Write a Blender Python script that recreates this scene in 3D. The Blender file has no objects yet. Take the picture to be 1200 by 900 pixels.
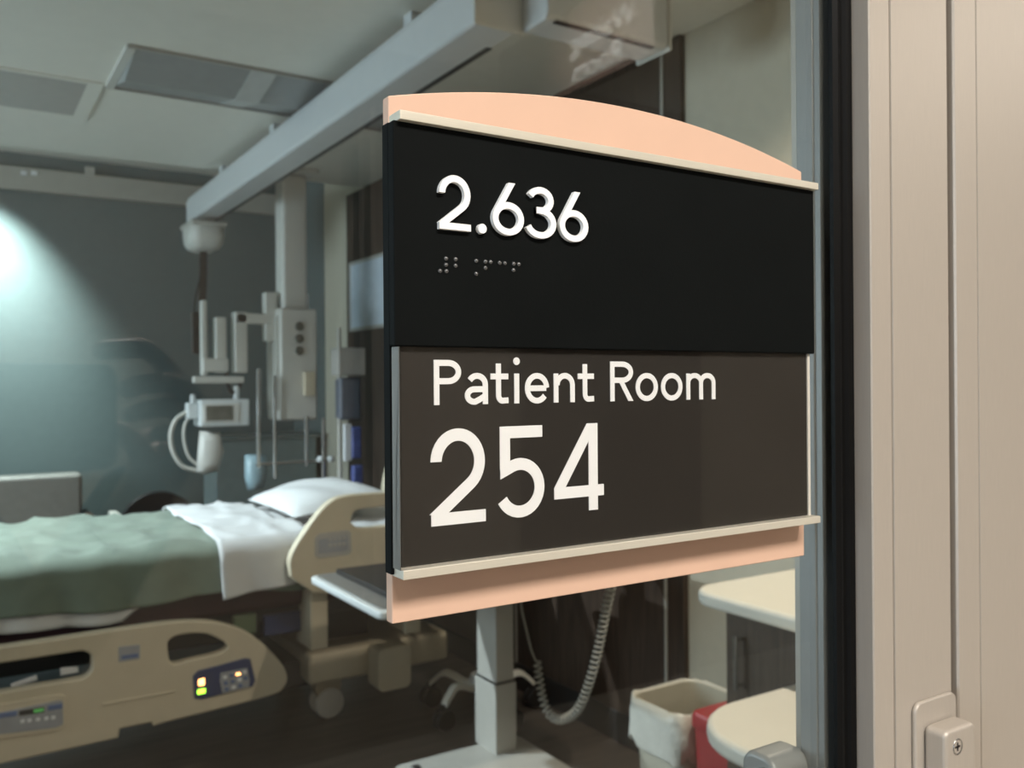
import bpy, bmesh, math, random
from mathutils import Vector, Matrix, noise
random.seed(7)
S = bpy.context.scene
C = S.collection
PI = math.pi

# ---------------------------------------------------------------- camera
F_PX, YAW, ROLL = 1035.0, math.radians(57.5), 0.0075
CAM = Vector((0, -.315, 1.42))
fw = Vector((math.cos(YAW), math.sin(YAW), 0)); rt = Vector((math.sin(YAW), -math.cos(YAW), 0))
cd = bpy.data.cameras.new('camera'); cam = bpy.data.objects.new('camera', cd); C.objects.link(cam)
cd.sensor_width = 4.8; cd.lens = 4.8 * F_PX / 1200; cd.clip_start = .005
up = Vector((0, 0, 1))
u2 = up * math.cos(ROLL) + rt * math.sin(ROLL)
r2 = (rt * math.cos(ROLL) + up * -math.sin(ROLL)).normalized()
M = Matrix((r2, u2, -fw)).transposed().to_4x4(); M.translation = CAM
cam.matrix_world = M
cd.dof.use_dof = True; cd.dof.focus_distance = .35; cd.dof.aperture_fstop = 2.6
S.camera = cam

# ---------------------------------------------------------------- view, world, large lights
S.view_settings.view_transform = 'Standard'; S.view_settings.look = 'None'
S.view_settings.gamma = 1; S.view_settings.use_curve_mapping = False
S.view_settings.exposure = 0.0
W = bpy.data.worlds.new('world'); S.world = W; W.use_nodes = True
bg = W.node_tree.nodes['Background']; bg.inputs[0].default_value = (.62, .78, 1, 1); bg.inputs[1].default_value = .6
S.cycles.max_bounces = 8; S.cycles.transparent_max_bounces = 16
S.cycles.caustics_reflective = False; S.cycles.caustics_refractive = False
S.cycles.sample_clamp_indirect = 8.0

def area(name, loc, rot, sx, sy, power, col):
    l = bpy.data.lights.new(name, 'AREA'); l.shape = 'RECTANGLE'; l.size = sx; l.size_y = sy
    l.energy = power; l.color = col
    o = bpy.data.objects.new(name, l); C.objects.link(o); o.location = loc; o.rotation_euler = rot
    return o
# daylight entering by the room's window (left wall) and by the window at the corridor's left end
area('daylight_room', (-3.42, 3.6, 1.55), (0, -PI/2, 0), 1.5, 2.6, 150, (.72, .88, 1))
area('daylight_corridor', (-4.12, -1.3, 1.5), (0, -PI/2, 0), 1.4, 1.4, 60, (.66, .84, 1))

def ray(px, py):
    u, v = px - 600, 450 - py
    c, s = math.cos(ROLL), math.sin(ROLL)
    x = (u*c + v*s) / F_PX; z = (-u*s + v*c) / F_PX
    return Vector((fw.x + x*rt.x, fw.y + x*rt.y, z))
def hit(px, py, ax, val):
    d = ray(px, py); t = (val - CAM[ax]) / d[ax]
    return CAM + d * t

LP = (62, 12, 10); SPOT = (640, 720, 120, 300)      # lamp powers, used in the lamps' own builders
# ---------------------------------------------------------------- materials
def mat(name, col, rough=.5, metal=0, var=.06, scale=20, bump=0, bscale=200, trans=0, spec=.5, stretch=None, emit=None, estr=0, sheen=0):
    m = bpy.data.materials.new(name); m.use_nodes = True
    nt = m.node_tree; b = nt.nodes['Principled BSDF']
    b.inputs['Roughness'].default_value = rough; b.inputs['Metallic'].default_value = metal
    b.inputs['Specular IOR Level'].default_value = spec
    if trans: b.inputs['Transmission Weight'].default_value = trans
    if sheen: b.inputs['Sheen Weight'].default_value = sheen
    tc = nt.nodes.new('ShaderNodeTexCoord'); n = nt.nodes.new('ShaderNodeTexNoise')
    n.inputs['Scale'].default_value = scale; n.inputs['Detail'].default_value = 5
    src = tc.outputs['Object']
    if stretch:
        mp = nt.nodes.new('ShaderNodeMapping'); mp.inputs['Scale'].default_value = stretch
        nt.links.new(src, mp.inputs[0]); src = mp.outputs[0]
    nt.links.new(src, n.inputs['Vector'])
    r = nt.nodes.new('ShaderNodeValToRGB')
    c0 = [max(0, c*(1-var)) for c in col]; c1 = [min(1, c*(1+var)) for c in col]
    r.color_ramp.elements[0].position = .3; r.color_ramp.elements[1].position = .7
    r.color_ramp.elements[0].color = (*c0, 1); r.color_ramp.elements[1].color = (*c1, 1)
    nt.links.new(n.outputs['Fac'], r.inputs[0]); nt.links.new(r.outputs[0], b.inputs['Base Color'])
    if bump:
        n2 = nt.nodes.new('ShaderNodeTexNoise'); n2.inputs['Scale'].default_value = bscale
        nt.links.new(src, n2.inputs['Vector'])
        bp = nt.nodes.new('ShaderNodeBump'); bp.inputs['Strength'].default_value = bump; bp.inputs['Distance'].default_value = .002
        nt.links.new(n2.outputs['Fac'], bp.inputs['Height']); nt.links.new(bp.outputs[0], b.inputs['Normal'])
    if emit:
        b.inputs['Emission Color'].default_value = (*emit, 1); b.inputs['Emission Strength'].default_value = estr
    return m
def glass(name, tint=(1, 1, 1), ior=1.5, rough=0.0):
    m = bpy.data.materials.new(name); m.use_nodes = True; nt = m.node_tree; nt.nodes.clear()
    o = nt.nodes.new('ShaderNodeOutputMaterial'); mx = nt.nodes.new('ShaderNodeMixShader')
    t = nt.nodes.new('ShaderNodeBsdfTransparent'); g = nt.nodes.new('ShaderNodeBsdfGlossy'); f = nt.nodes.new('ShaderNodeFresnel')
    n = nt.nodes.new('ShaderNodeTexNoise'); n.inputs['Scale'].default_value = 6
    r = nt.nodes.new('ShaderNodeValToRGB')
    r.color_ramp.elements[0].color = (*[c*.99 for c in tint], 1); r.color_ramp.elements[1].color = (*tint, 1)
    nt.links.new(n.outputs['Fac'], r.inputs[0]); nt.links.new(r.outputs[0], t.inputs[0])
    ge = nt.nodes.new('ShaderNodeNewGeometry'); mm = nt.nodes.new('ShaderNodeMapRange')   # same reflectance on entering and leaving a thin sheet
    mm.inputs['To Min'].default_value = ior; mm.inputs['To Max'].default_value = 1/ior
    nt.links.new(ge.outputs['Backfacing'], mm.inputs['Value']); nt.links.new(mm.outputs[0], f.inputs[0])
    g.inputs['Roughness'].default_value = rough
    nt.links.new(f.outputs[0], mx.inputs[0]); nt.links.new(t.outputs[0], mx.inputs[1]); nt.links.new(g.outputs[0], mx.inputs[2])
    nt.links.new(mx.outputs[0], o.inputs[0])
    return m
MT = {}
def defm(k, *a, **kw): MT[k] = mat(k, *a, **kw)
defm('teal_wall', (.115, .15, .152), .75, bump=.1, bscale=300, var=.03)
defm('beige_wall', (.56, .51, .41), .8, bump=.1, bscale=300, var=.03)
defm('ceiling_white', (.74, .715, .65), .9, var=.02)
defm('dark_wood', (.055, .036, .026), .42, var=.4, scale=9, stretch=(8, 8, .6))
defm('cabinet_wood', (.06, .041, .028), .4, var=.35, scale=9, stretch=(8, 8, .6))
defm('floor_vinyl', (.075, .06, .05), .35, var=.35, scale=3, stretch=(1, 7, 1))
defm('base_black', (.012, .012, .012), .5)
defm('aluminium', (.52, .465, .405), .42, .25, var=.03, scale=60, stretch=(30, 30, 1))
defm('aluminium_cool', (.29, .29, .285), .45, .2, var=.03, scale=60, stretch=(30, 30, 1))
defm('rubber', (.005, .005, .005), .5, var=.1, spec=.12)
defm('copper_acrylic', (.76, .50, .37), .42, var=.015, scale=40)
defm('sign_black', (.006, .007, .007), .55, var=.1, bump=.03, bscale=900, spec=.04)
defm('sign_brown', (.024, .021, .0175), .6, var=.06, spec=.25)
defm('sign_rail', (.74, .69, .58), .38, .3, var=.04, scale=90, stretch=(1, 30, 30))
defm('white_letter', (.97, .97, .96), .5, var=.01)
defm('acrylic_edge', (.21, .20, .18), .35, var=.05)
defm('clear_bead', (.09, .09, .09), .12, var=.05, spec=1.0)
defm('white_plastic', (.60, .58, .54), .4, var=.02)
defm('track_white', (.58, .59, .60), .38, var=.02)
defm('bed_cream', (.56, .485, .36), .45, var=.03)
defm('maroon', (.045, .012, .016), .7, var=.15, bump=.2)
defm('sage', (.15, .185, .145), .9, var=.1, scale=14, bump=.4, bscale=500, sheen=.1)
defm('linen', (.54, .54, .54), .85, var=.03, bump=.3, bscale=600)
defm('grey_vinyl', (.16, .155, .145), .5, var=.08, bump=.2)
defm('black_plastic', (.015, .015, .016), .4, var=.1)
defm('navy', (.03, .045, .12), .4, var=.08)
defm('label_grey', (.30, .31, .33), .4, var=.08)
defm('label_white', (.7, .7, .72), .5, var=.03)
defm('label_blue', (.10, .15, .30), .4)
defm('counter_white', (.80, .755, .67), .3, var=.015)
defm('steel', (.55, .55, .54), .25, .9, var=.04)
defm('bin_beige', (.50, .46, .37), .5, var=.03)
defm('liner', (.68, .65, .58), .3, var=.06, scale=30, bump=1, bscale=70)
defm('red_plastic', (.33, .02, .025), .35, var=.05)
defm('cart_grey', (.44, .42, .38), .42, var=.03)
defm('cord_white', (.55, .53, .48), .45, var=.03)
defm('bag_blue', (.08, .10, .28), .5, var=.2)
defm('bag_clear', (.30, .42, .47), .2, var=.1)
defm('device_white', (.62, .64, .64), .35, var=.02)
defm('screen_dark', (.10, .10, .085), .2, var=.2)
defm('band_taupe', (.40, .38, .34), .6, var=.03)
defm('corridor_floor', (.45, .40, .33), .35, var=.1, scale=4)
defm('corridor_wall', (.36, .31, .25), .75, var=.03)
defm('brown_sign', (.055, .036, .028), .4, var=.1)
defm('troffer_lens', (.30, .31, .31), .35, var=.05)
defm('troffer_stripe', (.50, .51, .50), .4)
defm('vent_grey', (.40, .38, .355), .6, var=.04)
defm('diffuser_on', (.9, .88, .8), .5, emit=(1, .92, .82), estr=4)
defm('led_amber', (1, .45, .15), .4, emit=(1, .42, .14), estr=6)
defm('led_green', (.4, .9, .1), .4, emit=(.45, 1, .05), estr=4)
defm('lamp_on', (1, 1, 1), .4, emit=(.9, 1, .97), estr=20)
MT['pane'] = glass('pane', (.97, .985, .975))
MT['lens_clear'] = glass('lens_clear', (1, 1, 1), 1.4, .03)

# ---------------------------------------------------------------- mesh helpers
class MB:
    def __init__(s): s.v, s.f = [], []
    def add(s, v, f):
        o = len(s.v); s.v += [tuple(x) for x in v]; s.f += [tuple(i+o for i in q) for q in f]; return s
    def box(s, a, b):
        (x0, y0, z0), (x1, y1, z1) = a, b
        return s.add([(x0,y0,z0),(x1,y0,z0),(x1,y1,z0),(x0,y1,z0),(x0,y0,z1),(x1,y0,z1),(x1,y1,z1),(x0,y1,z1)],
                     [(0,3,2,1),(4,5,6,7),(0,1,5,4),(1,2,6,5),(2,3,7,6),(3,0,4,7)])
    def loft(s, rings, cap=True, closed=True):
        n = len(rings[0]); v = [p for r in rings for p in r]; f = []
        for i in range(len(rings)-1):
            for j in range(n if closed else n-1):
                k = (j+1) % n; f.append((i*n+j, i*n+k, (i+1)*n+k, (i+1)*n+j))
        if cap: f += [tuple(range(n))[::-1], tuple((len(rings)-1)*n+j for j in range(n))]
        return s.add(v, f)
    def tube(s, pts, r, n=10):
        pts = [Vector(p) for p in pts]; rings = []
        rr = r if isinstance(r, (list, tuple)) else [r]*len(pts)
        ref = None
        for i, p in enumerate(pts):
            d = (pts[min(i+1, len(pts)-1)] - pts[max(i-1, 0)]).normalized()
            if ref is None: ref = d.orthogonal().normalized()
            ref = (ref - d*ref.dot(d)).normalized(); b = d.cross(ref)
            rings.append([p + (ref*math.cos(2*PI*k/n) + b*math.sin(2*PI*k/n))*rr[i] for k in range(n)])
        return s.loft(rings)
    def lathe(s, prof, c=(0,0,0), n=24, axis='z'):
        rings = []
        for r, h in prof:
            ring = []
            for k in range(n):
                a = 2*PI*k/n; q = (r*math.cos(a), r*math.sin(a), h)
                if axis == 'x': q = (q[2], q[0], q[1])
                if axis == 'y': q = (q[1], q[2], q[0])
                ring.append((q[0]+c[0], q[1]+c[1], q[2]+c[2]))
            rings.append(ring)
        return s.loft(rings)
    def prism(s, poly, axis, a, b):
        def m(p, t):
            return {'x': (t, p[0], p[1]), 'y': (p[0], t, p[1]), 'z': (p[0], p[1], t)}[axis]
        return s.loft([[m(p, a) for p in poly], [m(p, b) for p in poly]])
    def build(s, name, m, parent=None, bevel=0, smooth=False, seg=2, sub=0, origin=None):
        me = bpy.data.meshes.new(name)
        o3 = Vector(origin) if origin else (Vector((0,0,0)))
        off = o3 + (world_loc(parent) if (parent and not origin) else Vector((0,0,0)))
        if origin: off = o3
        me.from_pydata([tuple(Vector(v)-off) for v in s.v], [], s.f); me.validate(); me.update()
        bm = bmesh.new(); bm.from_mesh(me); bmesh.ops.recalc_face_normals(bm, faces=bm.faces); bm.to_mesh(me); bm.free()
        if smooth:
            for p in me.polygons: p.use_smooth = True
        me.materials.append(MT[m] if isinstance(m, str) else m)
        o = bpy.data.objects.new(name, me); C.objects.link(o)
        if origin: o.location = o3 - (world_loc(parent) if parent else Vector((0,0,0)))
        if parent: o.parent = parent
        if bevel:
            b = o.modifiers.new('bevel', 'BEVEL'); b.width = bevel; b.segments = seg; b.limit_method = 'ANGLE'; b.angle_limit = math.radians(40)
            b.harden_normals = False
            for p in me.polygons: p.use_smooth = True
            o.modifiers.new('wn', 'WEIGHTED_NORMAL')
        if sub:
            u = o.modifiers.new('sub', 'SUBSURF'); u.levels = sub; u.render_levels = sub
        return o
def world_loc(o):
    v = Vector((0,0,0))
    while o: v += o.location; o = o.parent
    return v
def thing(name, label, cat, loc=(0,0,0), group=None):
    o = bpy.data.objects.new(name, None); C.objects.link(o); o.location = loc; o.empty_display_size = .05
    o['label'] = label; o['category'] = cat
    if group: o['group'] = group
    return o
def tag(o, label, cat, group=None):
    o['label'] = label; o['category'] = cat
    if group: o['group'] = group
    return o
def struct(o, label=None, cat=None):
    o['kind'] = 'structure'
    if label: o['label'] = label
    if cat: o['category'] = cat
    return o
def sempty(name, loc, label, cat):
    o = bpy.data.objects.new(name, None); C.objects.link(o); o.location = loc
    return struct(o, label, cat)
def B(a, b): return MB().box(a, b)
def rrect(x0, x1, y0, y1, r, n=6):
    r = min(r, (x1-x0)/2-1e-5, (y1-y0)/2-1e-5); out = []
    for cx, cy, a0 in ((x1-r, y0+r, -90), (x1-r, y1-r, 0), (x0+r, y1-r, 90), (x0+r, y0+r, 180)):
        for k in range(n+1):
            a = math.radians(a0 + 90*k/n); out.append((cx+r*math.cos(a), cy+r*math.sin(a)))
    return out
def plate_curve(name, outlines, depth, m, parent, to_world, bevel=0):
    """filled 2D outlines (the first is the outside, the rest are holes), extruded; to_world maps (u,v,w) to x,y,z"""
    cu = bpy.data.curves.new(name, 'CURVE'); cu.dimensions = '2D'; cu.fill_mode = 'BOTH'; cu.extrude = depth/2 - bevel; cu.bevel_depth = bevel; cu.bevel_resolution = 2
    if bevel: cu.offset = -bevel
    for ol in outlines:
        sp = cu.splines.new('POLY'); sp.points.add(len(ol)-1); sp.use_cyclic_u = True
        for p, q in zip(sp.points, ol): p.co = (q[0], q[1], 0, 1)
    tmp = bpy.data.objects.new('tmp', cu); C.objects.link(tmp)
    dg = bpy.context.evaluated_depsgraph_get()
    me = bpy.data.meshes.new_from_object(tmp.evaluated_get(dg)); bpy.data.objects.remove(tmp); bpy.data.curves.remove(cu)
    off = world_loc(parent) if parent else Vector((0,0,0))
    for v in me.vertices: v.co = Vector(to_world(v.co.x, v.co.y, v.co.z)) - off
    me.materials.clear(); me.materials.append(MT[m]); me.name = name
    bm = bmesh.new(); bm.from_mesh(me); bmesh.ops.remove_doubles(bm, verts=bm.verts, dist=1e-6); bmesh.ops.recalc_face_normals(bm, faces=bm.faces); bm.to_mesh(me); bm.free()
    o = bpy.data.objects.new(name, me); C.objects.link(o)
    if parent: o.parent = parent
    return o
def arc(cx, cy, rx, ry, a0, a1, n=16):
    return [(cx+rx*math.cos(math.radians(a0+(a1-a0)*k/n)), cy+ry*math.sin(math.radians(a0+(a1-a0)*k/n))) for k in range(n+1)]
def smoothpath(pts, n=8):
    P = [Vector(p) for p in pts]; P = [P[0]*2-P[1]] + P + [P[-1]*2-P[-2]]; out = []
    for i in range(1, len(P)-2):
        for k in range(n):
            t = k/n; a, b, c, d = P[i-1], P[i], P[i+1], P[i+2]
            out.append(.5*((2*b)+(c-a)*t+(2*a-5*b+4*c-d)*t*t+(3*b-a-3*c+d)*t**3))
    out.append(P[-2]); return out

# ================================================================ STRUCTURE: patient room
X0, X1, YB, ZC = -3.2, 2.25, 6.35, 2.68
struct(B((X0-.2, .02, -.1), (5.2, YB+.2, 0)).build('floor', 'floor_vinyl'), 'dark brown wood-look vinyl floor', 'floor')
ce = struct(B((X0-.2, .12, ZC), (X1+.2, 4.95, ZC+.1)).build('ceiling', 'ceiling_white'), 'plain off-white plaster ceiling of the patient room', 'ceiling')
c2_ = struct(B((X0-.2, 4.95, 2.97), (X1+.2, YB+.2, 3.07)).build('ceiling_2', 'ceiling_white'), 'raised strip of ceiling along the teal wall', 'ceiling')
B((X0-.2, 4.93, ZC+.1), (X1+.2, 4.95, 2.97)).build('ceiling_step', 'ceiling_white', c2_)
struct(B((X0-.2, YB, 0), (X1+.2, YB+.15, 2.99)).build('wall_back', 'teal_wall'), 'dusky teal painted back wall of the patient room', 'wall')
# pale valance along the top of the back wall, with its little bracket
tr = struct(B((X0, YB-.06, 2.72), (X1, YB, 2.87)).build('trim_1', 'band_taupe', bevel=.006), 'pale valance band along the top of the teal wall', 'trim')
p = hit(105, 203, 1, YB-.06); B((p.x-.03, YB-.075, p.z-.03), (p.x+.03, YB-.06, p.z+.04)).build('bracket', 'cart_grey', tr, bevel=.003)
for px in (28, 40):
    p = hit(px, 203, 1, YB-.06); B((p.x-.018, YB-.068, p.z-.014), (p.x+.018, YB-.06, p.z+.014)).build('clip', 'label_white', tr, bevel=.002)
# left wall with the window that lets the daylight in
wl = struct(B((X0-.15, 0, 0), (X0, 2.2, 2.99)).build('wall_left', 'beige_wall'), 'side wall of the patient room holding the window', 'wall')
B((X0-.15, 5.0, 0), (X0, YB, 2.99)).build('wall_section', 'beige_wall', wl)
B((X0-.15, 2.2, 0), (X0, 5.0, .78)).build('wall_section', 'beige_wall', wl)
B((X0-.15, 2.2, 2.35), (X0, 5.0, 2.99)).build('wall_section', 'beige_wall', wl)
wn = sempty('window_1', (X0-.08, 3.6, .78), 'wide daylit window in the side wall', 'window')
f = MB(); f.box((X0-.1,2.2,.78),(X0-.02,2.26,2.35)).box((X0-.1,4.94,.78),(X0-.02,5.0,2.35)).box((X0-.1,2.26,.78),(X0-.02,4.94,.84)).box((X0-.1,2.26,2.29),(X0-.02,4.94,2.35)).box((X0-.1,3.57,.84),(X0-.02,3.63,2.29))
f.build('window_frame', 'aluminium_cool', wn)
for y in (2.26, 3.63): B((X0-.065, y, .84), (X0-.059, y+1.31, 2.29)).build('pane', 'pane', wn)
B((X0-.02, 2.16, .75), (X0+.1, 5.04, .78)).build('window_sill', 'counter_white', wn)

# right wall: painted plaster, dark wood panels with metal trims between them
wr = struct(B((X1, .12, 0), (X1+.15, YB, 2.99)).build('wall_right', 'beige_wall'), 'head wall of the patient room, part beige paint, part dark wood panels', 'wall')
ys = [2.034, 2.135, 3.16, 4.20, 5.22]
for a, b in zip(ys[:-1], ys[1:]):
    B((X1-.022, a+.006, .12), (X1, b-.006, ZC-.004)).build('wood_panel', 'dark_wood', wr, bevel=.002)
for y in ys[1:-1]:
    B((X1-.026, y-.006, .12), (X1, y+.006, ZC-.004)).build('metal_trim', 'cart_grey', wr)
B((X1-.006, 5.68, 0), (X1, YB, 2.97)).build('teal_section', 'teal_wall', wr)  # far end of the wall takes the back wall's teal
struct(B((X1-.03, 2.034, 0), (X1, 5.22, .12)).build('baseboard_right', 'base_black', bevel=.004), 'black vinyl base under the dark wood panels', 'baseboard')

# front wall around the glazed sliding door, open to the corridor
wf = struct(B((X0-.15, 0, 0), (-.98, .12, 2.99)).build('wall_front', 'corridor_wall'), 'corridor partition wall left of the glass door', 'wall')
B((-.98, 0, 2.42), (.60, .12, 2.99)).build('wall_section', 'corridor_wall', wf)
B((.60, 0, 0), (5.2, .12, 2.99)).build('wall_section', 'corridor_wall', wf)

# ================================================================ the glazed door
dr = sempty('door_1', (-.2, .01, 0), 'sliding glass door in a champagne aluminium frame', 'door')
B((-.90, 0, .12), (.4257, .006, 2.33)).build('glass_pane', 'pane', dr)
gx0, gx1 = .4078, .4257
prof = [(gx0,-.0005),(gx0,-.003),(gx0+.003,-.0042),(gx0+.006,-.003),(gx0+.0075,-.0018),(gx0+.0095,-.0018),(gx0+.011,-.0036),(gx0+.0125,-.004),(gx0+.014,-.002),(gx1,-.002),(gx1,-.0005)]
MB().prism([(x, y) for x, y in prof], 'z', .12, 2.33).build('gasket', 'rubber', dr)
MB().prism([(gx0+.001, .0065), (gx1, .0065), (gx1, .0105), (gx0+.001, .0105)], 'z', .12, 2.33).build('inner_gasket', 'aluminium_cool', dr)
# stile: side return, bright nosing, shallow groove, broad face
st = [(.4257,.04),(.4257,-.0125),(.4263,-.0133),(.4430,-.0133),(.4436,-.0112),(.4444,-.0112),(.4450,-.0133),(.4985,-.0133),(.4995,-.0123),(.4995,.04)]
MB().prism(st, 'z', .06, 2.40).build('stile', 'aluminium', dr)
B((.4078, .0105, .06), (.4257, .022, 2.40)).build('glazing_stop', 'aluminium_cool', dr, bevel=.0008)
MB().prism([(-.97,.04),(-.97,-.0133),(-.90,-.0133),(-.90,.04)], 'z', .06, 2.40).build('stile', 'aluminium', dr)
B((-.90, -.0133, .02), (.4257, .04, .12)).build('bottom_rail', 'aluminium', dr)
B((-.90, -.0133, 2.33), (.4257, .04, 2.40)).build('top_rail', 'aluminium', dr)
B((.4995, .012, .02), (.5065, .03, 2.40)).build('seal', 'rubber', dr)
# interior lever housing, seen through the pane under the sign
ih = MB().prism(rrect(.016, .041, 1.06, 1.212, .009), 'x', .380, .4085).build('inner_pull', 'aluminium_cool', dr, bevel=.003)
MB().lathe([(.0001,-.001),(.0035,-.001),(.0035,.001),(.0001,.001)], (.379, .024, 1.203), 12, 'x').build('screw', 'steel', ih)
# jamb with its shadow groove
jb = struct(MB().prism([(.5065,.06),(.5065,-.012),(.5072,-.0133),(.5292,-.0133),(.5296,-.0118),(.5302,-.0118),(.5306,-.0133),(.72,-.0133),(.72,.0),(.60,.0),(.60,.06)], 'z', 0, 2.42).build('trim_2', 'aluminium'), 'champagne aluminium jamb panel right of the door stile', 'jamb')
struct(B((-1.05, -.0133, 2.42), (.72, 0, 2.5)).build('trim_3', 'aluminium'), 'champagne aluminium head trim over the glass door', 'trim')

# latch body on the stile
lt = thing('door_latch', 'champagne metal latch block with a screw on the door stile', 'latch', (.479, -.0133, 1.13))
MB().prism(rrect(.4588, .4990, 1.04, 1.2375, .006), 'y', -.0165, -.0133).build('back_plate', 'aluminium', lt, bevel=.0012)
MB().prism(rrect(.4655, .4957, 1.05, 1.2245, .004), 'y', -.0300, -.0165).build('housing', 'aluminium', lt, bevel=.0026, seg=3)
q = hit(1122, 875, 1, -.030)
sc_ = MB().lathe([(.0001,.0018),(.0036,.0018),(.0042,.0005),(.0046,0),(.0046,-.0004),(.0041,-.0006),(.0036,.0006),(.0030,.0004),(.0001,.0004)], (q.x, -.030, q.z), 20, 'y').build('screw', 'steel', lt, smooth=True)
MB().box((q.x-.0024,-.0303,q.z-.0005),(q.x+.0024,-.0296,q.z+.0005)).box((q.x-.0005,-.0303,q.z-.0024),(q.x+.0005,-.0296,q.z+.0024)).build('screw_slot', 'black_plastic', sc_)

# ================================================================ the room sign
sg = thing('room_sign', 'black and brown room sign with white numbers on a copper-coloured backer', 'sign', (.255, -.003, 1.33))
xl, xr, zb, zt = .1405, .3745, 1.3295, 1.5293
arcpts = []
sag = .0145; ch = xr-xl; Rr = (ch*ch/4+sag*sag)/(2*sag); cx, cz = (xl+xr)/2, zt+sag-Rr
a1 = math.asin((ch/2)/Rr)
for k in range(33):
    a = a1 - 2*a1*k/32; arcpts.append((cx+Rr*math.sin(a), cz+Rr*math.cos(a)))
bk = [(xl, zb), (xr, zb)] + arcpts
MB().prism(bk, 'y', -.009, -.0035).build('backer', 'copper_acrylic', sg, bevel=.0006)
B((.16, -.0035, 1.35), (.355, 0, 1.51)).build('mounting_tape', 'rubber', sg)
SX0, SX1, SPL = .1375, .3708, 1.4342
B((SX0+.0002, -.0145, 1.3495), (SX1-.0002, -.009, 1.5175)).build('carrier', 'sign_black', sg, bevel=.0004)
B((SX0, -.0195, SPL), (SX1, -.0145, 1.5172)).build('upper_panel', 'sign_black', sg, bevel=.0007)
B((SX0+.0035, -.0168, 1.3520), (SX1-.0030, -.0145, SPL)).build('insert', 'sign_brown', sg)
ln = B((SX0+.0008, -.0212, 1.3522), (SX1-.0008, -.0176, SPL-.0002)).build('clear_lens', 'lens_clear', sg)
ln['label'] = 'clear acrylic cover over the brown insert'
B((SX0+.0008, -.0212, 1.3522), (SX0+.0011, -.0150, SPL-.0002)).build('lens_edge', 'acrylic_edge', sg)
B((SX1-.0034, -.0175, 1.3522), (SX1-.0016, -.0160, SPL-.0002)).build('lens_edge', 'counter_white', sg)  # white strip paints the light caught in the lens's right edge
B((.1396-.0006, -.0222, 1.5169), (.3712, -.0128, 1.5204)).build('top_rail', 'sign_rail', sg, bevel=.0003)
B((.1390, -.0222, 1.3487), (.3708, -.0128, 1.3522)).build('bottom_rail', 'sign_rail', sg, bevel=.0003)

# ---- lettering, drawn with strokes of even width
def ribbon(mb, pts, w, y0, y1, closed=False, c0=None, c1=None):
    P = [Vector(pts[0])]
    for p in pts[1:]:
        if (Vector(p)-P[-1]).length > w*.02: P.append(Vector(p))
    n = len(P); L, Rr_ = [], []
    for i in range(n):
        if closed: d0 = (P[i]-P[i-1]).normalized(); d1 = (P[(i+1) % n]-P[i]).normalized()
        else:
            d0 = (P[i]-P[i-1]).normalized() if i else (P[1]-P[0]).normalized()
            d1 = (P[i+1]-P[i]).normalized() if i < n-1 else d0
        nr = Vector((-d0.y-d1.y, d0.x+d1.x)).normalized(); k = nr.dot(Vector((-d0.y, d0.x)))
        off = nr*(w/2/max(k, .35))
        cc = c0 if i == 0 else c1 if i == n-1 else None
        if cc and not closed:
            c = Vector(cc).normalized(); s_ = c.dot(Vector((-d0.y, d0.x)))
            off = c*(w/2/s_)
        L.append(P[i]+off); Rr_.append(P[i]-off)
    ring = [[(l.x, y0, l.y), (r.x, y0, r.y), (r.x, y1, r.y), (l.x, y1, l.y)] for l, r in zip(L, Rr_)]
    if closed: ring.append(ring[0])
    mb.loft(ring, cap=not closed)
def disc(mb, c, rx, rz, y0, y1, n=20):
    e = [(c[0]+rx*math.cos(2*PI*k/n), c[1]+rz*math.sin(2*PI*k/n)) for k in range(n)]
    mb.prism(e, 'y', y0, y1)
def tangent(cx, cy, rx, ry, px, py, lo, hi):
    best = min((lo+(hi-lo)*k/400 for k in range(401)), key=lambda a: abs(-rx*math.sin(math.radians(a))*(py-cy-ry*math.sin(math.radians(a))) - ry*math.cos(math.radians(a))*(px-cx-rx*math.cos(math.radians(a)))))
    return best
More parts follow.
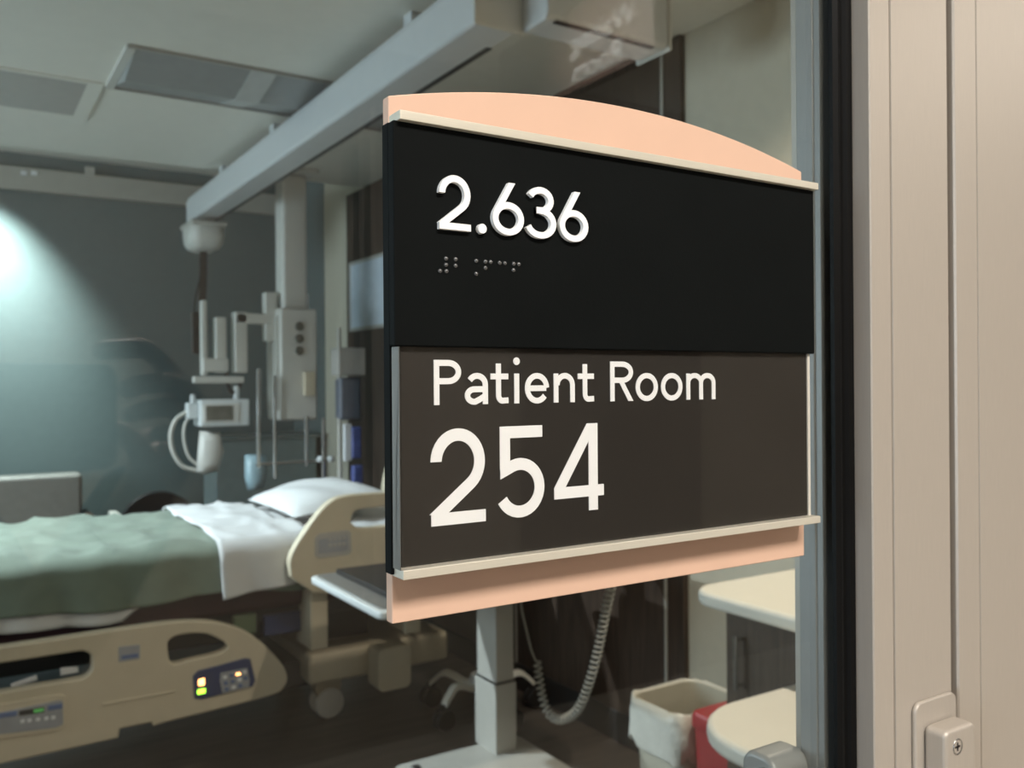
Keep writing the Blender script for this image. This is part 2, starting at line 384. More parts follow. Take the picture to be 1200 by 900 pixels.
def glyph(ch, W_, H, s, xh):
    """strokes in a W_ x H box: list of (points, closed, cap0, cap1) plus dots"""
    G = []; h = s/2
    if ch == '2':
        cy = H-h-(.285*H-h*.0); rx = W_/2-h; ry = .285*H
        ta_ = tangent(W_*.49, cy, rx, ry, s*.66, s*.93, -5, -75)
        top = arc(W_*.49, cy, rx, ry, 178, ta_, 22)
        G.append((top + [(s*.66, s*.93)], False, (1, 0), (1, 0))); G.append(([(0, h), (W_, h)], False, None, None))
    elif ch == '6':
        rx, ry = W_/2-h, .315*H-h; cx, cy = W_/2, .315*H
        G.append((arc(cx, cy, rx, ry, 0, 348, 29), True, None, None))
        a = tangent(cx, cy, rx, ry, W_*.62, H, 178, 100); t = arc(cx, cy, rx, ry, 190, a, 6)
        G.append((t + [(W_*.62, H)], False, None, (-1, 0)))
    elif ch == '3':
        mid = .545*H; ru = (H-mid+h)/2; rl = (mid+h)/2
        G.append((arc(W_*.45, H-ru, W_*.46-h, ru-h, 158, -90, 18) + [(W_*.30, mid)], False, None, None))
        G.append(([(W_*.30, mid)] + arc(W_*.45, rl, W_*.55-h, rl-h, 90, -160, 20), False, None, None))
    elif ch == '5':
        G.append(([(W_*.96, H-h), (W_*.105, H-h)], False, None, None)); G.append(([(W_*.105+h*.95, H), (W_*.105+h*.95, H*.53)], False, None, None))
        rl = .325*H
        G.append(([(W_*.107, H*.50)] + arc(W_*.50, rl, W_*.5-h, rl-h, 110, -152, 24), False, (0, 1), None))
    elif ch == '4':
        sx = W_*.70
        G.append(([(sx+h*.9, 0), (sx+h*.9, H)], False, None, None)); G.append(([(0, H*.225), (W_, H*.225)], False, None, None))
        G.append(([(s*.60, H*.225+h*.95), (sx+h*.75, H)], False, (-1, 0), (-1, 0)))
    elif ch in 'PR':
        G.append(([(h, 0), (h, H)], False, None, None)); r = .27*H
        cyb = H-r
        G.append(([(h, H-h), (W_*.52, H-h)] + arc(W_*.53, cyb, W_*.47-h, r-h, 80, -80, 16) + [(W_*.52, H-2*r+h), (h, H-2*r+h)], False, None, None))
        if ch == 'R': G.append(([(W_*.45, H-2*r+h), (W_-h*1.1, 0)], False, None, (1, 0)))
    elif ch == 'o':
        G.append((arc(W_/2, xh/2, W_/2-h, xh/2-h+.02*xh, 0, 348, 29), True, None, None))
    elif ch == 'e':
        G.append(([(h*1.1, xh*.50), (W_-h*1.25, xh*.50)], False, None, None))
        G.append((arc(W_/2, xh/2, W_/2-h, xh/2-h+.02*xh, 2, 322, 26), False, None, None))
    elif ch == 'i':
        G.append(([(W_/2, 0), (W_/2, xh)], False, None, None)); G.append(('dot', (W_/2, H*.985), s*.66))
    elif ch == 't':
        x = W_*.44
        G.append(([(x, xh*1.33), (x, xh*.28)] + arc(x+s*.85, xh*.28, s*.85, xh*.28-h, 180, 285, 8) + [(W_, h*1.15)], False, None, None)); G.append(([(0, xh-h), (W_, xh-h)], False, None, None))
    elif ch == 'n':
        G.append(([(h, 0), (h, xh)], False, None, None))
        G.append(([(W_-h, 0), (W_-h, xh*.60)] + arc(W_*.53, xh*.60, W_*.47-h, xh*.42-h, 0, 180, 14)[1:], False, None, None))
    elif ch == 'm':
        G.append(([(h, 0), (h, xh)], False, None, None))
        for k in (0, 1):
            xa = h + k*(W_-s)/2; xb = h + (k+1)*(W_-s)/2
            G.append(([(xb, 0), (xb, xh*.64)] + arc((xa+xb)/2, xh*.64, (xb-xa)/2, xh*.38-h, 0, 180, 12)[1:], False, None, None))
    elif ch == 'a':
        G.append(([(W_-h, 0), (W_-h, xh*.62)] + arc(W_*.53, xh*.64, W_*.47-h, xh*.38-h, 0, 150, 12), False, None, None))
        G.append(([(W_-h, xh*.585-h), (W_*.55, xh*.585-h)] + arc(W_*.42, xh*.285, W_*.42-h, xh*.30-h, 88, 275, 14) + [(W_*.62, xh*.05+h), (W_-h, xh*.27)], False, None, None))
    return G
def letter(ch, pxl, pxr, pyb, H, s, y0, y1, name, parent, zb=None, xh=None):
    ym = y0
    a, b = hit(pxl, pyb, 1, ym), hit(pxr, pyb, 1, ym)
    z = zb if zb is not None else a.z
    Wd = b.x-a.x; mb = MB()
    for gi, g in enumerate(glyph(ch, Wd, H, s, xh or H*.7)):
        y0 = ym + gi*2e-5
        if g[0] == 'dot': disc(mb, (a.x+g[1][0], z+g[1][1]), g[2], g[2], y0, y1); continue
        ribbon(mb, [(a.x+p[0], z+p[1]) for p in g[0]], s, y0, y1, g[1], g[2], g[3])
    return mb.build(name, 'white_letter', parent)
for ch, l, r, yb in (('2', 515.3, 552, 268), ('6', 577.7, 614.3, 276), ('3', 619, 652.2, 280), ('6', 656.3, 689.7, 283)):
    letter(ch, l, r, yb, .02075, .0026, -.0215, -.0190, 'raised_digit', sg, zb=1.4785)
a = hit(565.5, 266.3, 1, -.0215); mb = MB(); disc(mb, (a.x, 1.4801), .0019, .0019, -.0215, -.0190); mb.build('decimal_point', 'white_letter', sg)
TY0, TY1 = -.01715, -.0167
for ch, l, r in (('P',508.7,540.8),('a',545,572),('t',575.3,596),('i',602.5,609.2),('e',615.5,643.7),('n',649.2,673.8),('t',677.5,696.3),('R',715.5,742.2),('o',745.3,771.2),('o',775,800),('m',804.7,838.7)):
    letter(ch, l, r, 470, .0172, .00232, TY0, TY1, 'printed_letter', sg, zb=1.4122, xh=.0120)
for ch, l, r in (('2',505.6,569.4),('5',580.6,638.4),('4',650,708)):
    letter(ch, l, r, 607, .0368, .00475, TY0, TY1, 'printed_digit', sg, zb=1.3663)
# braille: number sign, 2, decimal point..., as the dots stand on the panel
dots = [(180,130),(292,138),(180,203),(292,213),(110,275),(184,278),(533,157),(533,308),(641,167),(703,171),(641,240),(808,181),(870,184),(973,192),(1033,196),(971,266)]
dm = None
for dx, dy in dots:
    c = hit(505+dx/10, 290+dy/10, 1, -.0198)
    o = MB().lathe([(.0009,0),(.0009,-.0002),(.00074,-.0005),(.00042,-.0007),(.0001,-.00075)], (c.x, -.0195, c.z), 10, 'y').build('braille_dot', 'clear_bead', sg, smooth=True)
# ================================================================ CORRIDOR (lights the sign, is mirrored in the pane)
struct(B((-4.2, -3.05, 0), (5.2, -2.9, 2.75)).build('wall_corridor', 'corridor_wall'), 'tan wall across the corridor', 'wall')
struct(B((5.05, -2.9, 0), (5.2, 0, 2.75)).build('wall_corridor_end', 'corridor_wall'), 'tan end wall of the corridor', 'wall')
wc = struct(B((-4.2, -2.9, 0), (-4.05, -2.0, 2.75)).build('wall_corridor_window', 'corridor_wall'), 'corridor end wall holding a window', 'wall')
B((-4.2, -.6, 0), (-4.05, 0, 2.75)).build('wall_section', 'corridor_wall', wc)
B((-4.2, -2.0, 0), (-4.05, -.6, .8)).build('wall_section', 'corridor_wall', wc)
B((-4.2, -2.0, 2.2), (-4.05, -.6, 2.75)).build('wall_section', 'corridor_wall', wc)
struct(B((-4.2, -3.05, -.1), (5.2, .02, 0)).build('floor_2', 'corridor_floor'), 'light tan corridor floor outside the glass door', 'floor')
w2 = sempty('window_2', (-4.12, -1.3, .8), 'daylit window at the end of the corridor', 'window')
f = MB(); f.box((-4.16,-2.0,.8),(-4.08,-1.95,2.2)).box((-4.16,-.65,.8),(-4.08,-.6,2.2)).box((-4.16,-1.95,.8),(-4.08,-.65,.85)).box((-4.16,-1.95,2.15),(-4.08,-.65,2.2))
f.build('window_frame', 'aluminium_cool', w2)
struct(B((-4.2, -3.05, 2.75), (5.2, .12, 2.85)).build('ceiling_corridor', 'ceiling_white'), 'off-white corridor ceiling', 'ceiling')
def panel_light(x, y, w, d, label, power):
    t = thing('ceiling_light', label, 'ceiling light', (x, y, 2.75), 'lit panels in the corridor ceiling')
    m = MB(); z0, z1 = 2.735, 2.75
    m.box((x-w/2-.03,y-d/2-.03,z0),(x+w/2+.03,y-d/2,z1)).box((x-w/2-.03,y+d/2,z0),(x+w/2+.03,y+d/2+.03,z1)).box((x-w/2-.03,y-d/2,z0),(x-w/2,y+d/2,z1)).box((x+w/2,y-d/2,z0),(x+w/2+.03,y+d/2,z1))
    m.build('frame', 'white_plastic', t)
    B((x-w/2, y-d/2, 2.742), (x+w/2, y+d/2, 2.75)).build('diffuser', 'diffuser_on', t)
    l = bpy.data.lights.new('panel_lamp', 'AREA'); l.shape = 'RECTANGLE'; l.size = w; l.size_y = d; l.energy = power; l.color = (1, .95, .88)
    o = bpy.data.objects.new('panel_lamp', l); C.objects.link(o); o.parent = t; o.location = (0, 0, -.02)
panel_light(.15, -1.50, 1.2, .55, 'lit white ceiling panel above the door sign in the corridor', LP[0])
panel_light(3.3, -1.45, 1.2, .30, 'lit white ceiling panel beyond the hanging sign', LP[1])
panel_light(-2.4, -1.45, 1.2, .30, 'lit white ceiling panel near the corridor window', LP[2])
# overhead sign that shows mirrored in the glass
hs = thing('hanging_sign', 'dark brown overhead sign with white wording hung from the corridor ceiling', 'sign', (1.72, -2.0, 2.37))
B((1.70, -2.42, 2.36), (1.74, -1.58, 2.63)).build('board', 'brown_sign', hs, bevel=.004)
for y in (-2.3, -1.7): MB().tube([(1.72, y, 2.62), (1.72, y, 2.75)], .006).build('hanger_rod', 'steel', hs)
def words(txt, size, loc, rot, m, parent, name):
    cu = bpy.data.curves.new(name, 'FONT'); cu.body = txt; cu.size = size; cu.extrude = .001; cu.align_x = 'LEFT'
    t = bpy.data.objects.new('t', cu); C.objects.link(t)
    me = bpy.data.meshes.new_from_object(t.evaluated_get(bpy.context.evaluated_depsgraph_get())); bpy.data.objects.remove(t)
    me.materials.clear(); me.materials.append(MT[m]); o = bpy.data.objects.new(name, me); C.objects.link(o)
    o.parent = parent; o.location = Vector(loc)-world_loc(parent); o.rotation_euler = rot
    return o
words('Waiting', .10, (1.698, -1.66, 2.48), (PI/2, 0, -PI/2), 'white_letter', hs, 'lettering')
words('Room', .10, (1.698, -1.72, 2.385), (PI/2, 0, -PI/2), 'white_letter', hs, 'lettering')
# dark door and frame across the corridor, under the sign in the mirror image
cdr = sempty('door_2', (2.6, -2.9, 0), 'dark wood door across the corridor', 'door')
B((2.1, -2.9, 0), (3.05, -2.87, 2.15)).build('door_leaf', 'dark_wood', cdr)
B((2.06, -2.9, 0), (2.1, -2.86, 2.2)).build('door_frame', 'brown_sign', cdr); B((3.05, -2.9, 0), (3.09, -2.86, 2.2)).build('door_frame', 'brown_sign', cdr)
MB().tube([(2.2,-2.87,1.0),(2.2,-2.83,1.0),(2.32,-2.83,1.0)], .01).build('door_handle', 'steel', cdr)

# ================================================================ CEILING OF THE ROOM
lt2 = thing('ceiling_light', 'unlit rectangular troffer with a grey lens in the room ceiling', 'ceiling light', (1.2, 3.43, ZC))
x0, x1, y0, y1 = .59, 1.80, 3.18, 3.69; z0 = ZC-.022
B((x0-.03,y0-.012,z0+.01),(x1+.03,y0,ZC)).build('side_frame', 'vent_grey', lt2); B((x0-.03,y1,z0+.01),(x1+.03,y1+.012,ZC)).build('side_frame', 'vent_grey', lt2)
B((x0-.035,y0,z0+.008),(x0,y1,ZC)).build('end_frame', 'white_plastic', lt2, bevel=.002); B((x1,y0,z0+.008),(x1+.035,y1,ZC)).build('end_frame', 'white_plastic', lt2, bevel=.002)
ym = (y0+y1)/2
MB().prism([(y0, ZC), (y0, ZC-.003), (ym, ZC-.055), (ym, ZC)], 'x', x0, x1).build('lens', 'troffer_lens', lt2)
MB().prism([(ym, ZC), (ym, ZC-.055), (y1, ZC-.003), (y1, ZC)], 'x', x0, x1).build('lens', 'troffer_lens', lt2)
MB().prism([(y0, ZC-.002), (y0, ZC-.006), (ym, ZC-.058), (y1, ZC-.006), (y1, ZC-.002), (ym, ZC-.05)], 'x', 1.02, 1.12).build('cross_strip', 'troffer_stripe', lt2)
vt = thing('ceiling_panel', 'flat taupe access panel flush with the room ceiling', 'ceiling panel', (.1, 3.95, ZC))
B((-.6, 3.70, ZC-.006), (.49, 4.21, ZC)).build('panel', 'vent_grey', vt)
m = MB(); m.box((-.63,3.675,ZC-.007),(.55,3.70,ZC)).box((-.63,4.21,ZC-.007),(.55,4.235,ZC)).box((.49,3.70,ZC-.007),(.55,4.21,ZC)).box((-.63,3.70,ZC-.007),(-.6,4.21,ZC))
m.build('frame', 'ceiling_white', vt)
def downlight(x, y, z, label, power, col, size, aim):
    dl = thing('downlight', label, 'downlight', (x, y, z), 'recessed downlights')
    MB().lathe([(.05,0),(.075,0),(.08,-.006),(.055,-.01),(.05,-.004)], (x, y, z), 20).build('trim_ring', 'white_plastic', dl)
    MB().lathe([(.0001,-.001),(.05,-.001),(.05,-.003),(.0001,-.003)], (x, y, z), 16).build('lens', 'lamp_on', dl)
    sl = bpy.data.lights.new('downlight_lamp', 'SPOT'); sl.energy = power; sl.spot_size = math.radians(size); sl.spot_blend = 1; sl.color = col; sl.shadow_soft_size = .045
    so = bpy.data.objects.new('downlight_lamp', sl); C.objects.link(so); so.parent = dl; so.location = (0, 0, -.03)
    so.rotation_euler = (Vector(aim)-Vector((x, y, z))).to_track_quat('-Z', 'Y').to_euler()
downlight(.14, 5.88, 2.97, 'recessed downlight washing the teal wall', SPOT[0], (.86, 1, .97), 78, (.14, 6.3, 1.75))
downlight(-1.0, 3.9, ZC, 'recessed downlight aimed at the hospital bed', SPOT[1], (.80, .93, 1), 80, (.45, 3.6, .8))
downlight(1.75, 1.0, ZC, 'recessed warm downlight over the counter', SPOT[2], (1, .88, .72), 128, (1.72, 1.15, 0))

downlight(1.12, -1.82, 2.75, 'added unseen spotlight brightening the hanging sign', SPOT[3], (1, .95, .88), 60, (1.7, -1.82, 2.45))  # added lamp, lifts the sign's lettering in the mirror image

# patient lift: long track, short cross track, hoist unit with strap and hand control
def track(name, poly, axis, a, b, slot, label):
    t = thing(name, label, 'lift track', ((1.35, 3.6, 2.66) if axis == 'y' else (1.65, 1.79, 2.66)), 'ceiling lift tracks')
    MB().prism(poly, axis, a, b).build('track', 'track_white', t, bevel=.008)
    B(*slot).build('slot', 'black_plastic', t)
    return t
ta = track('lift_track', [(1.27,2.46),(1.285,2.45),(1.405,2.45),(1.42,2.46),(1.42,2.58),(1.40,2.62),(1.29,2.62),(1.27,2.58)], 'y', 1.86, 5.5, ((1.392,2.0,2.4475),(1.412,5.4,2.451)), 'long white ceiling lift track running to the hoist')
tb = track('lift_track', [(1.72,2.47),(1.735,2.45),(1.85,2.45),(1.865,2.47),(1.865,2.60),(1.85,2.62),(1.735,2.62),(1.72,2.60)], 'x', 1.425, 1.88, ((1.46,1.728,2.4475),(1.83,1.745,2.451)), 'short white lift track with an end cap by the wood panels')
for y in (2.4, 3.9, 4.85): B((1.32, y-.03, 2.61), (1.37, y+.03, ZC)).build('bracket', 'track_white', ta)
B((1.55, 1.77, 2.61), (1.61, 1.82, ZC)).build('bracket', 'track_white', tb)
B((1.875, 1.712, 2.444), (1.888, 1.873, 2.626)).build('end_cap', 'white_plastic', tb, bevel=.006)
B((1.262, 1.848, 2.444), (1.428, 1.862, 2.626)).build('end_cap', 'white_plastic', ta, bevel=.006)
hx, hy = 1.335, 5.33
ho = thing('hoist_motor', 'white rounded lift hoist hanging from the end of the track', 'hoist', (hx, hy, 2.45))
rings = []
for z, k in ((2.41,.82),(2.40,.9),(2.35,.9),(2.30,.84),(2.27,.70),(2.255,.48)):
    rings.append([(hx+q[0]*k, hy+q[1]*k, z) for q in rrect(-.115,.115,-.17,.17,.07,5)])
MB().loft(rings).build('housing', 'white_plastic', ho, smooth=True)
B((hx-.108, hy-.16, 2.395), (hx+.108, hy+.16, 2.43)).build('top_plate', 'cart_grey', ho, bevel=.015)
B((hx-.04, hy-.05, 2.42), (hx+.04, hy+.05, 2.455)).build('trolley', 'steel', ho)
sp = smoothpath([(hx, hy, 2.26), (hx-.005, hy, 2.05), (hx-.012, hy, 1.93), (hx-.008, hy, 1.85)], 6)
MB().loft([[(p.x-.022, p.y-.004, p.z), (p.x+.022, p.y-.004, p.z), (p.x+.022, p.y+.004, p.z), (p.x-.022, p.y+.004, p.z)] for p in sp]).build('strap', 'black_plastic', ho)
MB().prism(rrect(hx-.075, hx-.02, 1.62, 1.88, .02), 'y', hy-.02, hy+.02).build('hand_control', 'black_plastic', ho, bevel=.006)
MB().tube(smoothpath([(hx-.06, hy, 1.88), (hx-.05, hy, 1.97), (hx-.02, hy, 2.1), (hx-.02, hy, 2.22)]), .006).build('control_cable', 'base_black', ho)

# ================================================================ BED
bx0, bx1, by0, by1, zt = -.28, 1.92, 3.05, 4.05, .82
bed = thing('hospital_bed', 'cream hospital bed with moulded side rails and a maroon mattress', 'bed', (.8, 3.55, 0))
# mattress
rings = []
for x, k in ((bx0, .93), (bx0+.03, .99), (bx1-.03, .99), (bx1, .93)):
    rings.append([(x, (by0+by1)/2 + (q[0])*k, .68 + q[1]*k) for q in rrect(-.5, .5, -.13, .13, .05, 5)])
MB().loft(rings).build('mattress', 'maroon', bed, smooth=True)
B((bx0, 3.10, .50), (bx1, 4.0, .565)).build('deck', 'black_plastic', bed, bevel=.01)
B((bx0+.1, 3.12, .44), (1.30, 3.98, .50)).build('deck_frame', 'base_black', bed, bevel=.01)
# lowered foot-section rail: moulded plate with hand holes
def U(y, t): return lambda u, v, w: (u, y + w, v)
RY = 2.945
out = smoothpath([(-.42,.275,0),(-.45,.36,0),(-.44,.50,0),(-.40,.575,0),(-.25,.60,0),(.10,.598,0),(.45,.60,0),(.66,.598,0),(.80,.575,0),(.92,.515,0),(1.02,.41,0),(1.058,.34,0),(1.045,.295,0),(.98,.272,0),(.62,.252,0)], 5)
out = [(p.x, p.y) for p in out] + [(.585,.248),(.58,.262),(.48,.262),(.475,.232),(.1,.225),(-.3,.235)]
hole1 = rrect(-.30, .395, .455, .545, .035)
hole2 = [(p.x, p.y) for p in smoothpath([(.635,.505,0),(.64,.535,0),(.68,.549,0),(.76,.54,0),(.82,.505,0),(.838,.478,0),(.80,.462,0),(.72,.457,0),(.65,.455,0),(.635,.505,0)], 5)[:-1]]
rl = plate_curve('side_rail', [out, hole1, hole2], .045, 'bed_cream', bed, U(RY, 0), bevel=.008)
rl['label'] = 'lowered cream side rail with controls'
for p in rl.data.polygons: p.use_smooth = False
fy = RY - .0225
def onrail(name, px, m, pad=.003, r=.012, parent=rl, y=fy, off=0):
    pts = [hit(a, b, 1, y) for a, b in px]
    poly = [(p.x, p.z) for p in pts]
    return MB().prism(poly, 'y', y-pad-off, y+.006).build(name, m, parent, bevel=.0015)
cp = onrail('control_panel', [(226,792),(228,818),(236,819),(296,804),(299,797),(293,772),(287,771),(232,786)], 'navy', .006)
onrail('keypad', [(257,797),(260,812),(291,805),(292,797),(289,782),(258,788)], 'label_grey', .008, parent=cp)
for i, (x, y) in enumerate(((263,793),(271,791),(279,789),(286,787),(264,800),(272,798),(280,796),(287,794),(265,807),(273,805),(281,803))):
    onrail('button', [(x-2.4,y-2),(x-2.4,y+2),(x+2.4,y+1.6),(x+2.4,y-2.4)], 'label_blue' if i % 3 else 'label_white', .010, parent=cp)
onrail('amber_light', [(232,796),(232,803),(239,802),(239,794)], 'led_amber', .010, parent=cp)
onrail('green_light', [(231,808),(231,813),(240,811),(240,806)], 'led_green', .010, parent=cp)
onrail('amber_light', [(276,788),(276,791),(281,790),(281,787)], 'led_amber', .0105, parent=cp)
sp_ = onrail('scale_panel', [(-20,828),(-20,868),(70,855),(76,850),(76,815),(70,813)], 'bed_cream', .006)
onrail('scale_label', [(-18,838),(-18,862),(66,852),(74,848),(73,820),(68,820)], 'label_grey', .008, parent=sp_)
onrail('display', [(22,832),(22,838),(52,834),(52,827)], 'black_plastic', .010, parent=sp_)
onrail('display_glow', [(39,830.5),(39,834.5),(51,832.5),(51,828.5)], mat('display_green', (.08, .25, .08), .4, emit=(.1, .5, .1), estr=.35), .0105, parent=sp_)
onrail('blue_strip', [(-10,836),(-10,842),(20,838),(20,832)], 'label_blue', .010, parent=sp_)
onrail('blue_strip', [(56,826),(56,832),(73,829),(73,823)], 'label_blue', .010, parent=sp_)
for x in (26, 34, 44, 54, 62):
    onrail('button', [(x-2.5,846-x*.12),(x-2.5,850-x*.12),(x+2.5,849-x*.12),(x+2.5,845-x*.12)], 'label_white', .010, parent=sp_)
lb = onrail('sticker', [(139,758),(139,776),(164,772),(164,755)], 'label_grey', .003)
onrail('sticker_print', [(142,768),(142,773),(162,770),(162,765)], 'label_blue', .0035, parent=lb)
onrail('raised_rib', [(120,824),(120,827),(205,811),(205,809)], 'bed_cream', .004)
# things seen through the long hand hole: papers on the deck rail
onr = onrail('paper_tag', [(71,783),(71,792),(92,788),(92,781)], 'label_white', .0, y=RY+.03, parent=rl)
onrail('paper_tag', [(12,802),(14,806),(44,797),(43,791)], 'label_white', .0, y=RY+.03, parent=rl)
for x in (0.05, .55): B((x-.03, RY+.02, .30), (x+.03, 3.16, .40)).build('rail_arm', 'bed_cream', bed, bevel=.006)
# raised head-section rail
out = [(p.x, p.y) for p in smoothpath([(1.075,.70,0),(1.075,.78,0),(1.14,.88,0),(1.22,.965,0),(1.30,.992,0),(1.5,.99,0),(1.72,.985,0),(1.80,.94,0),(1.82,.80,0),(1.80,.66,0),(1.70,.625,0),(1.5,.615,0),(1.30,.615,0),(1.16,.63,0)], 5)]
hole = [(p.x, p.y) for p in smoothpath([(1.315,.885,0),(1.33,.925,0),(1.40,.935,0),(1.66,.93,0),(1.70,.90,0),(1.68,.865,0),(1.5,.86,0),(1.36,.86,0),(1.315,.885,0)], 5)[:-1]]
hr = plate_curve('side_rail', [out, hole], .045, 'bed_cream', bed, U(RY, 0), bevel=.008)
hr['label'] = 'raised cream side rail at the pillow'
kp = onrail('keypad_frame', [(369,630),(369,651),(373,654),(408,650),(412,646),(411,624),(407,621),(374,625)], 'vent_grey', .004, parent=hr)
onrail('keypad', [(373,632),(373,649),(408,645),(407,626)], 'label_grey', .006, parent=kp)
for i in range(2):
    for j in range(4):
        x, y = 386+j*5.5, 632+i*7-j*.6
        onrail('button', [(x-2,y-2),(x-2,y+2),(x+2,y+1.7),(x+2,y-2.3)], 'vent_grey', .0075, parent=kp)
for x in (1.2, 1.6): B((x-.035, RY+.02, .40), (x+.035, 3.14, .66)).build('rail_arm', 'bed_cream', bed, bevel=.006)
# far rail, headboard, base, casters
far = [(p.x, p.y) for p in smoothpath([(1.1,.52,0),(1.1,.60,0),(1.2,.66,0),(1.5,.68,0),(1.75,.66,0),(1.8,.55,0),(1.75,.45,0),(1.4,.43,0),(1.15,.45,0)], 5)]
plate_curve('side_rail', [far], .04, 'bed_cream', bed, U(4.12, 0), bevel=.008)
hb = [(p.x, p.y) for p in smoothpath([(3.06,.50,0),(3.04,.80,0),(3.12,1.0,0),(3.3,1.06,0),(3.8,1.06,0),(3.98,1.0,0),(4.06,.80,0),(4.04,.50,0)], 5)]
plate_curve('headboard', [hb], .04, 'bed_cream', bed, lambda u, v, w: (1.96 + w, u, v), bevel=.01)
B((1.22, 3.14, .20), (1.86, 3.96, .33)).build('base_cover', 'bed_cream', bed, bevel=.02)
B((-.1, 3.25, .17), (1.3, 3.85, .28)).build('base_frame', 'black_plastic', bed, bevel=.01)
B((1.35, 3.3, .30), (1.55, 3.8, .52)).build('lift_column', 'black_plastic', bed, bevel=.01)
B((1.02, 3.08, .45), (1.20, 3.16, .53)).build('motor_box', 'navy', bed, bevel=.006)
B((.90, 3.07, .47), (.99, 3.15, .55)).build('foot_valve', mat('moss', (.12, .16, .09), .5), bed, bevel=.01)
MB().prism(rrect(1.47, 1.62, .16, .34, .03), 'y', 3.02, 3.14).build('base_corner', 'bed_cream', bed, bevel=.01)
for (x, y) in ((1.36, 3.33), (1.36, 3.82), (-.15, 3.33), (-.15, 3.82)):
    cs = MB().prism([(x-.05,.20),(x-.06,.12),(x-.02,.06),(x+.03,.06),(x+.06,.13),(x+.05,.20)], 'y', y-.035, y+.035).build('caster', 'bed_cream', bed, bevel=.006)
    for d in (-.045, .03):
        MB().lathe([(.0001,d-.011),(.045,d-.011),(.062,d-.006),(.064,d),(.064,d+.006),(.058,d+.013),(.0001,d+.013)], (x, y, .064), 22, 'y').build('wheel', 'white_plastic', cs, smooth=False, bevel=.002)

# ---- bedding
def drape(x0, x1, nx, hem_n, hem_f, lift, amp, seed, edge=0.03):
    rnd = random.Random(5); ph = [rnd.uniform(0, 6.28) for _ in range(8)]
    rows = []
    for i in range(nx+1):
        t = i/nx; x = x0+(x1-x0)*t; hn = hem_n(x); hf = hem_f(x); prof = []
        for k in range(9): s = k/8; prof.append((by1+.014+lift, hf+(zt-.04-hf)*s))
        for k in range(1, 5):
            a = PI/2*k/5; prof.append((by1-.035+(.049+lift)*math.cos(a), zt-.04+(.04+lift)*math.sin(a)))
        for k in range(31): s = k/30; prof.append((by1-.04-(by1-by0-.08)*s, zt+lift))
        for k in range(1, 5):
            a = PI/2*k/5; prof.append((by0+.035-(.049+lift)*math.sin(a), zt-.04+(.04+lift)*math.cos(a)))
        for k in range(13): s = k/12; prof.append((by0-.014-lift, zt-.04+(hn-zt+.04)*s))
        row = []
        for j, (y, z) in enumerate(prof):
            top = 1 if 13 <= j <= 43 else 0
            w1 = math.sin(x*7+y*5+ph[0])*math.sin(y*9-x*3+ph[1]); w2 = math.sin(x*17-y*11+ph[2])*math.sin(y*21+x*8+ph[3])
            w3 = math.sin(x*33+y*14+ph[4])
            rg_ = 1-abs(noise.noise(Vector((x*6.5, y*5.5, 3))))*2
            n = .008*(w1+.5*w2+.2*w3) + .017*max(0, rg_)**3
            if top: z += n + amp*0
            else:
                dpt = max(0, zt-z)
                sgn = 1 if y > 3.5 else -1
                y += sgn*(lift*.4 + dpt*.09 + abs(dpt*.16*math.sin(x*15+ph[5]+z*3)) + .3*n*sgn*0)
                z += dpt*.05*math.sin(x*9+ph[6])
            row.append((x + .004*math.sin(y*9+ph[7]), y, z))
        rows.append(row)
    return rows
def cloth(rows, name, m, th, label, cat):
    o = MB().loft(rows, cap=False, closed=False).build(name, m, None, smooth=True)
    sd = o.modifiers.new('solid', 'SOLIDIFY'); sd.thickness = th; sd.offset = 1
    return tag(o, label, cat)
cloth(drape(bx0+.02, 1.86, 50, lambda x: .615 - .02*max(0, .5-x) + .15*min(1, max(0, (x-.5)/.25)), lambda x: .72, .004, .004, 3), 'bed_sheet', 'linen', .002, 'white under sheet showing below the hem of the green blanket', 'sheet')
cloth(drape(bx0-.02, 1.16, 46, lambda x: .66 + .005*math.sin(x*9) - .03*max(0, x-.6), lambda x: .64, .012, .014, 5), 'blanket', 'sage', .006, 'rumpled sage green blanket spread over the hospital bed', 'blanket')
cloth(drape(.835, 1.20, 18, lambda x: .635 + (x-.84)*.14, lambda x: .70, .030, .006, 9), 'folded_sheet', 'linen', .004, 'white top sheet folded back over the green blanket', 'sheet')
# pillow
def pillow(c, L, Wd, H, rz, ry):
    n = 18; top, bot = [], []
    Mx = Matrix.Translation(c) @ Matrix.Rotation(rz, 4, 'Z') @ Matrix.Rotation(ry, 4, 'Y')
    vs, fs = [], []
    for side in (1, -1):
        for i in range(n+1):
            for j in range(n+1):
                u, v = -1+2*i/n, -1+2*j/n
                h = max(0, (1-abs(u)**2.6))**.55*max(0, (1-abs(v)**2.6))**.55
                pinch = 1-.06*(u*u)*(1-v*v)*0
                x = u*L/2*(1-.07*(1-abs(v)**2)*abs(u)); y = v*Wd/2*(1-.07*(1-abs(u)**2)*abs(v))
                z = side*H/2*h*(1 if side > 0 else .7) + .006*math.sin(u*7+v*4)*h
                vs.append(Mx @ Vector((x, y, z)))
    N = (n+1)**2
    for s in (0, 1):
        for i in range(n):
            for j in range(n):
                a = s*N+i*(n+1)+j; fs.append((a, a+1, a+n+2, a+n+1))
    m = MB().add(vs, fs)
    return m
o = pillow(Vector((1.42, 3.58, .905)), .46, .70, .145, 0, math.radians(-7)).build('pillow', 'linen', None, smooth=True)
tag(o, 'plump white pillow at the head of the hospital bed', 'pillow')

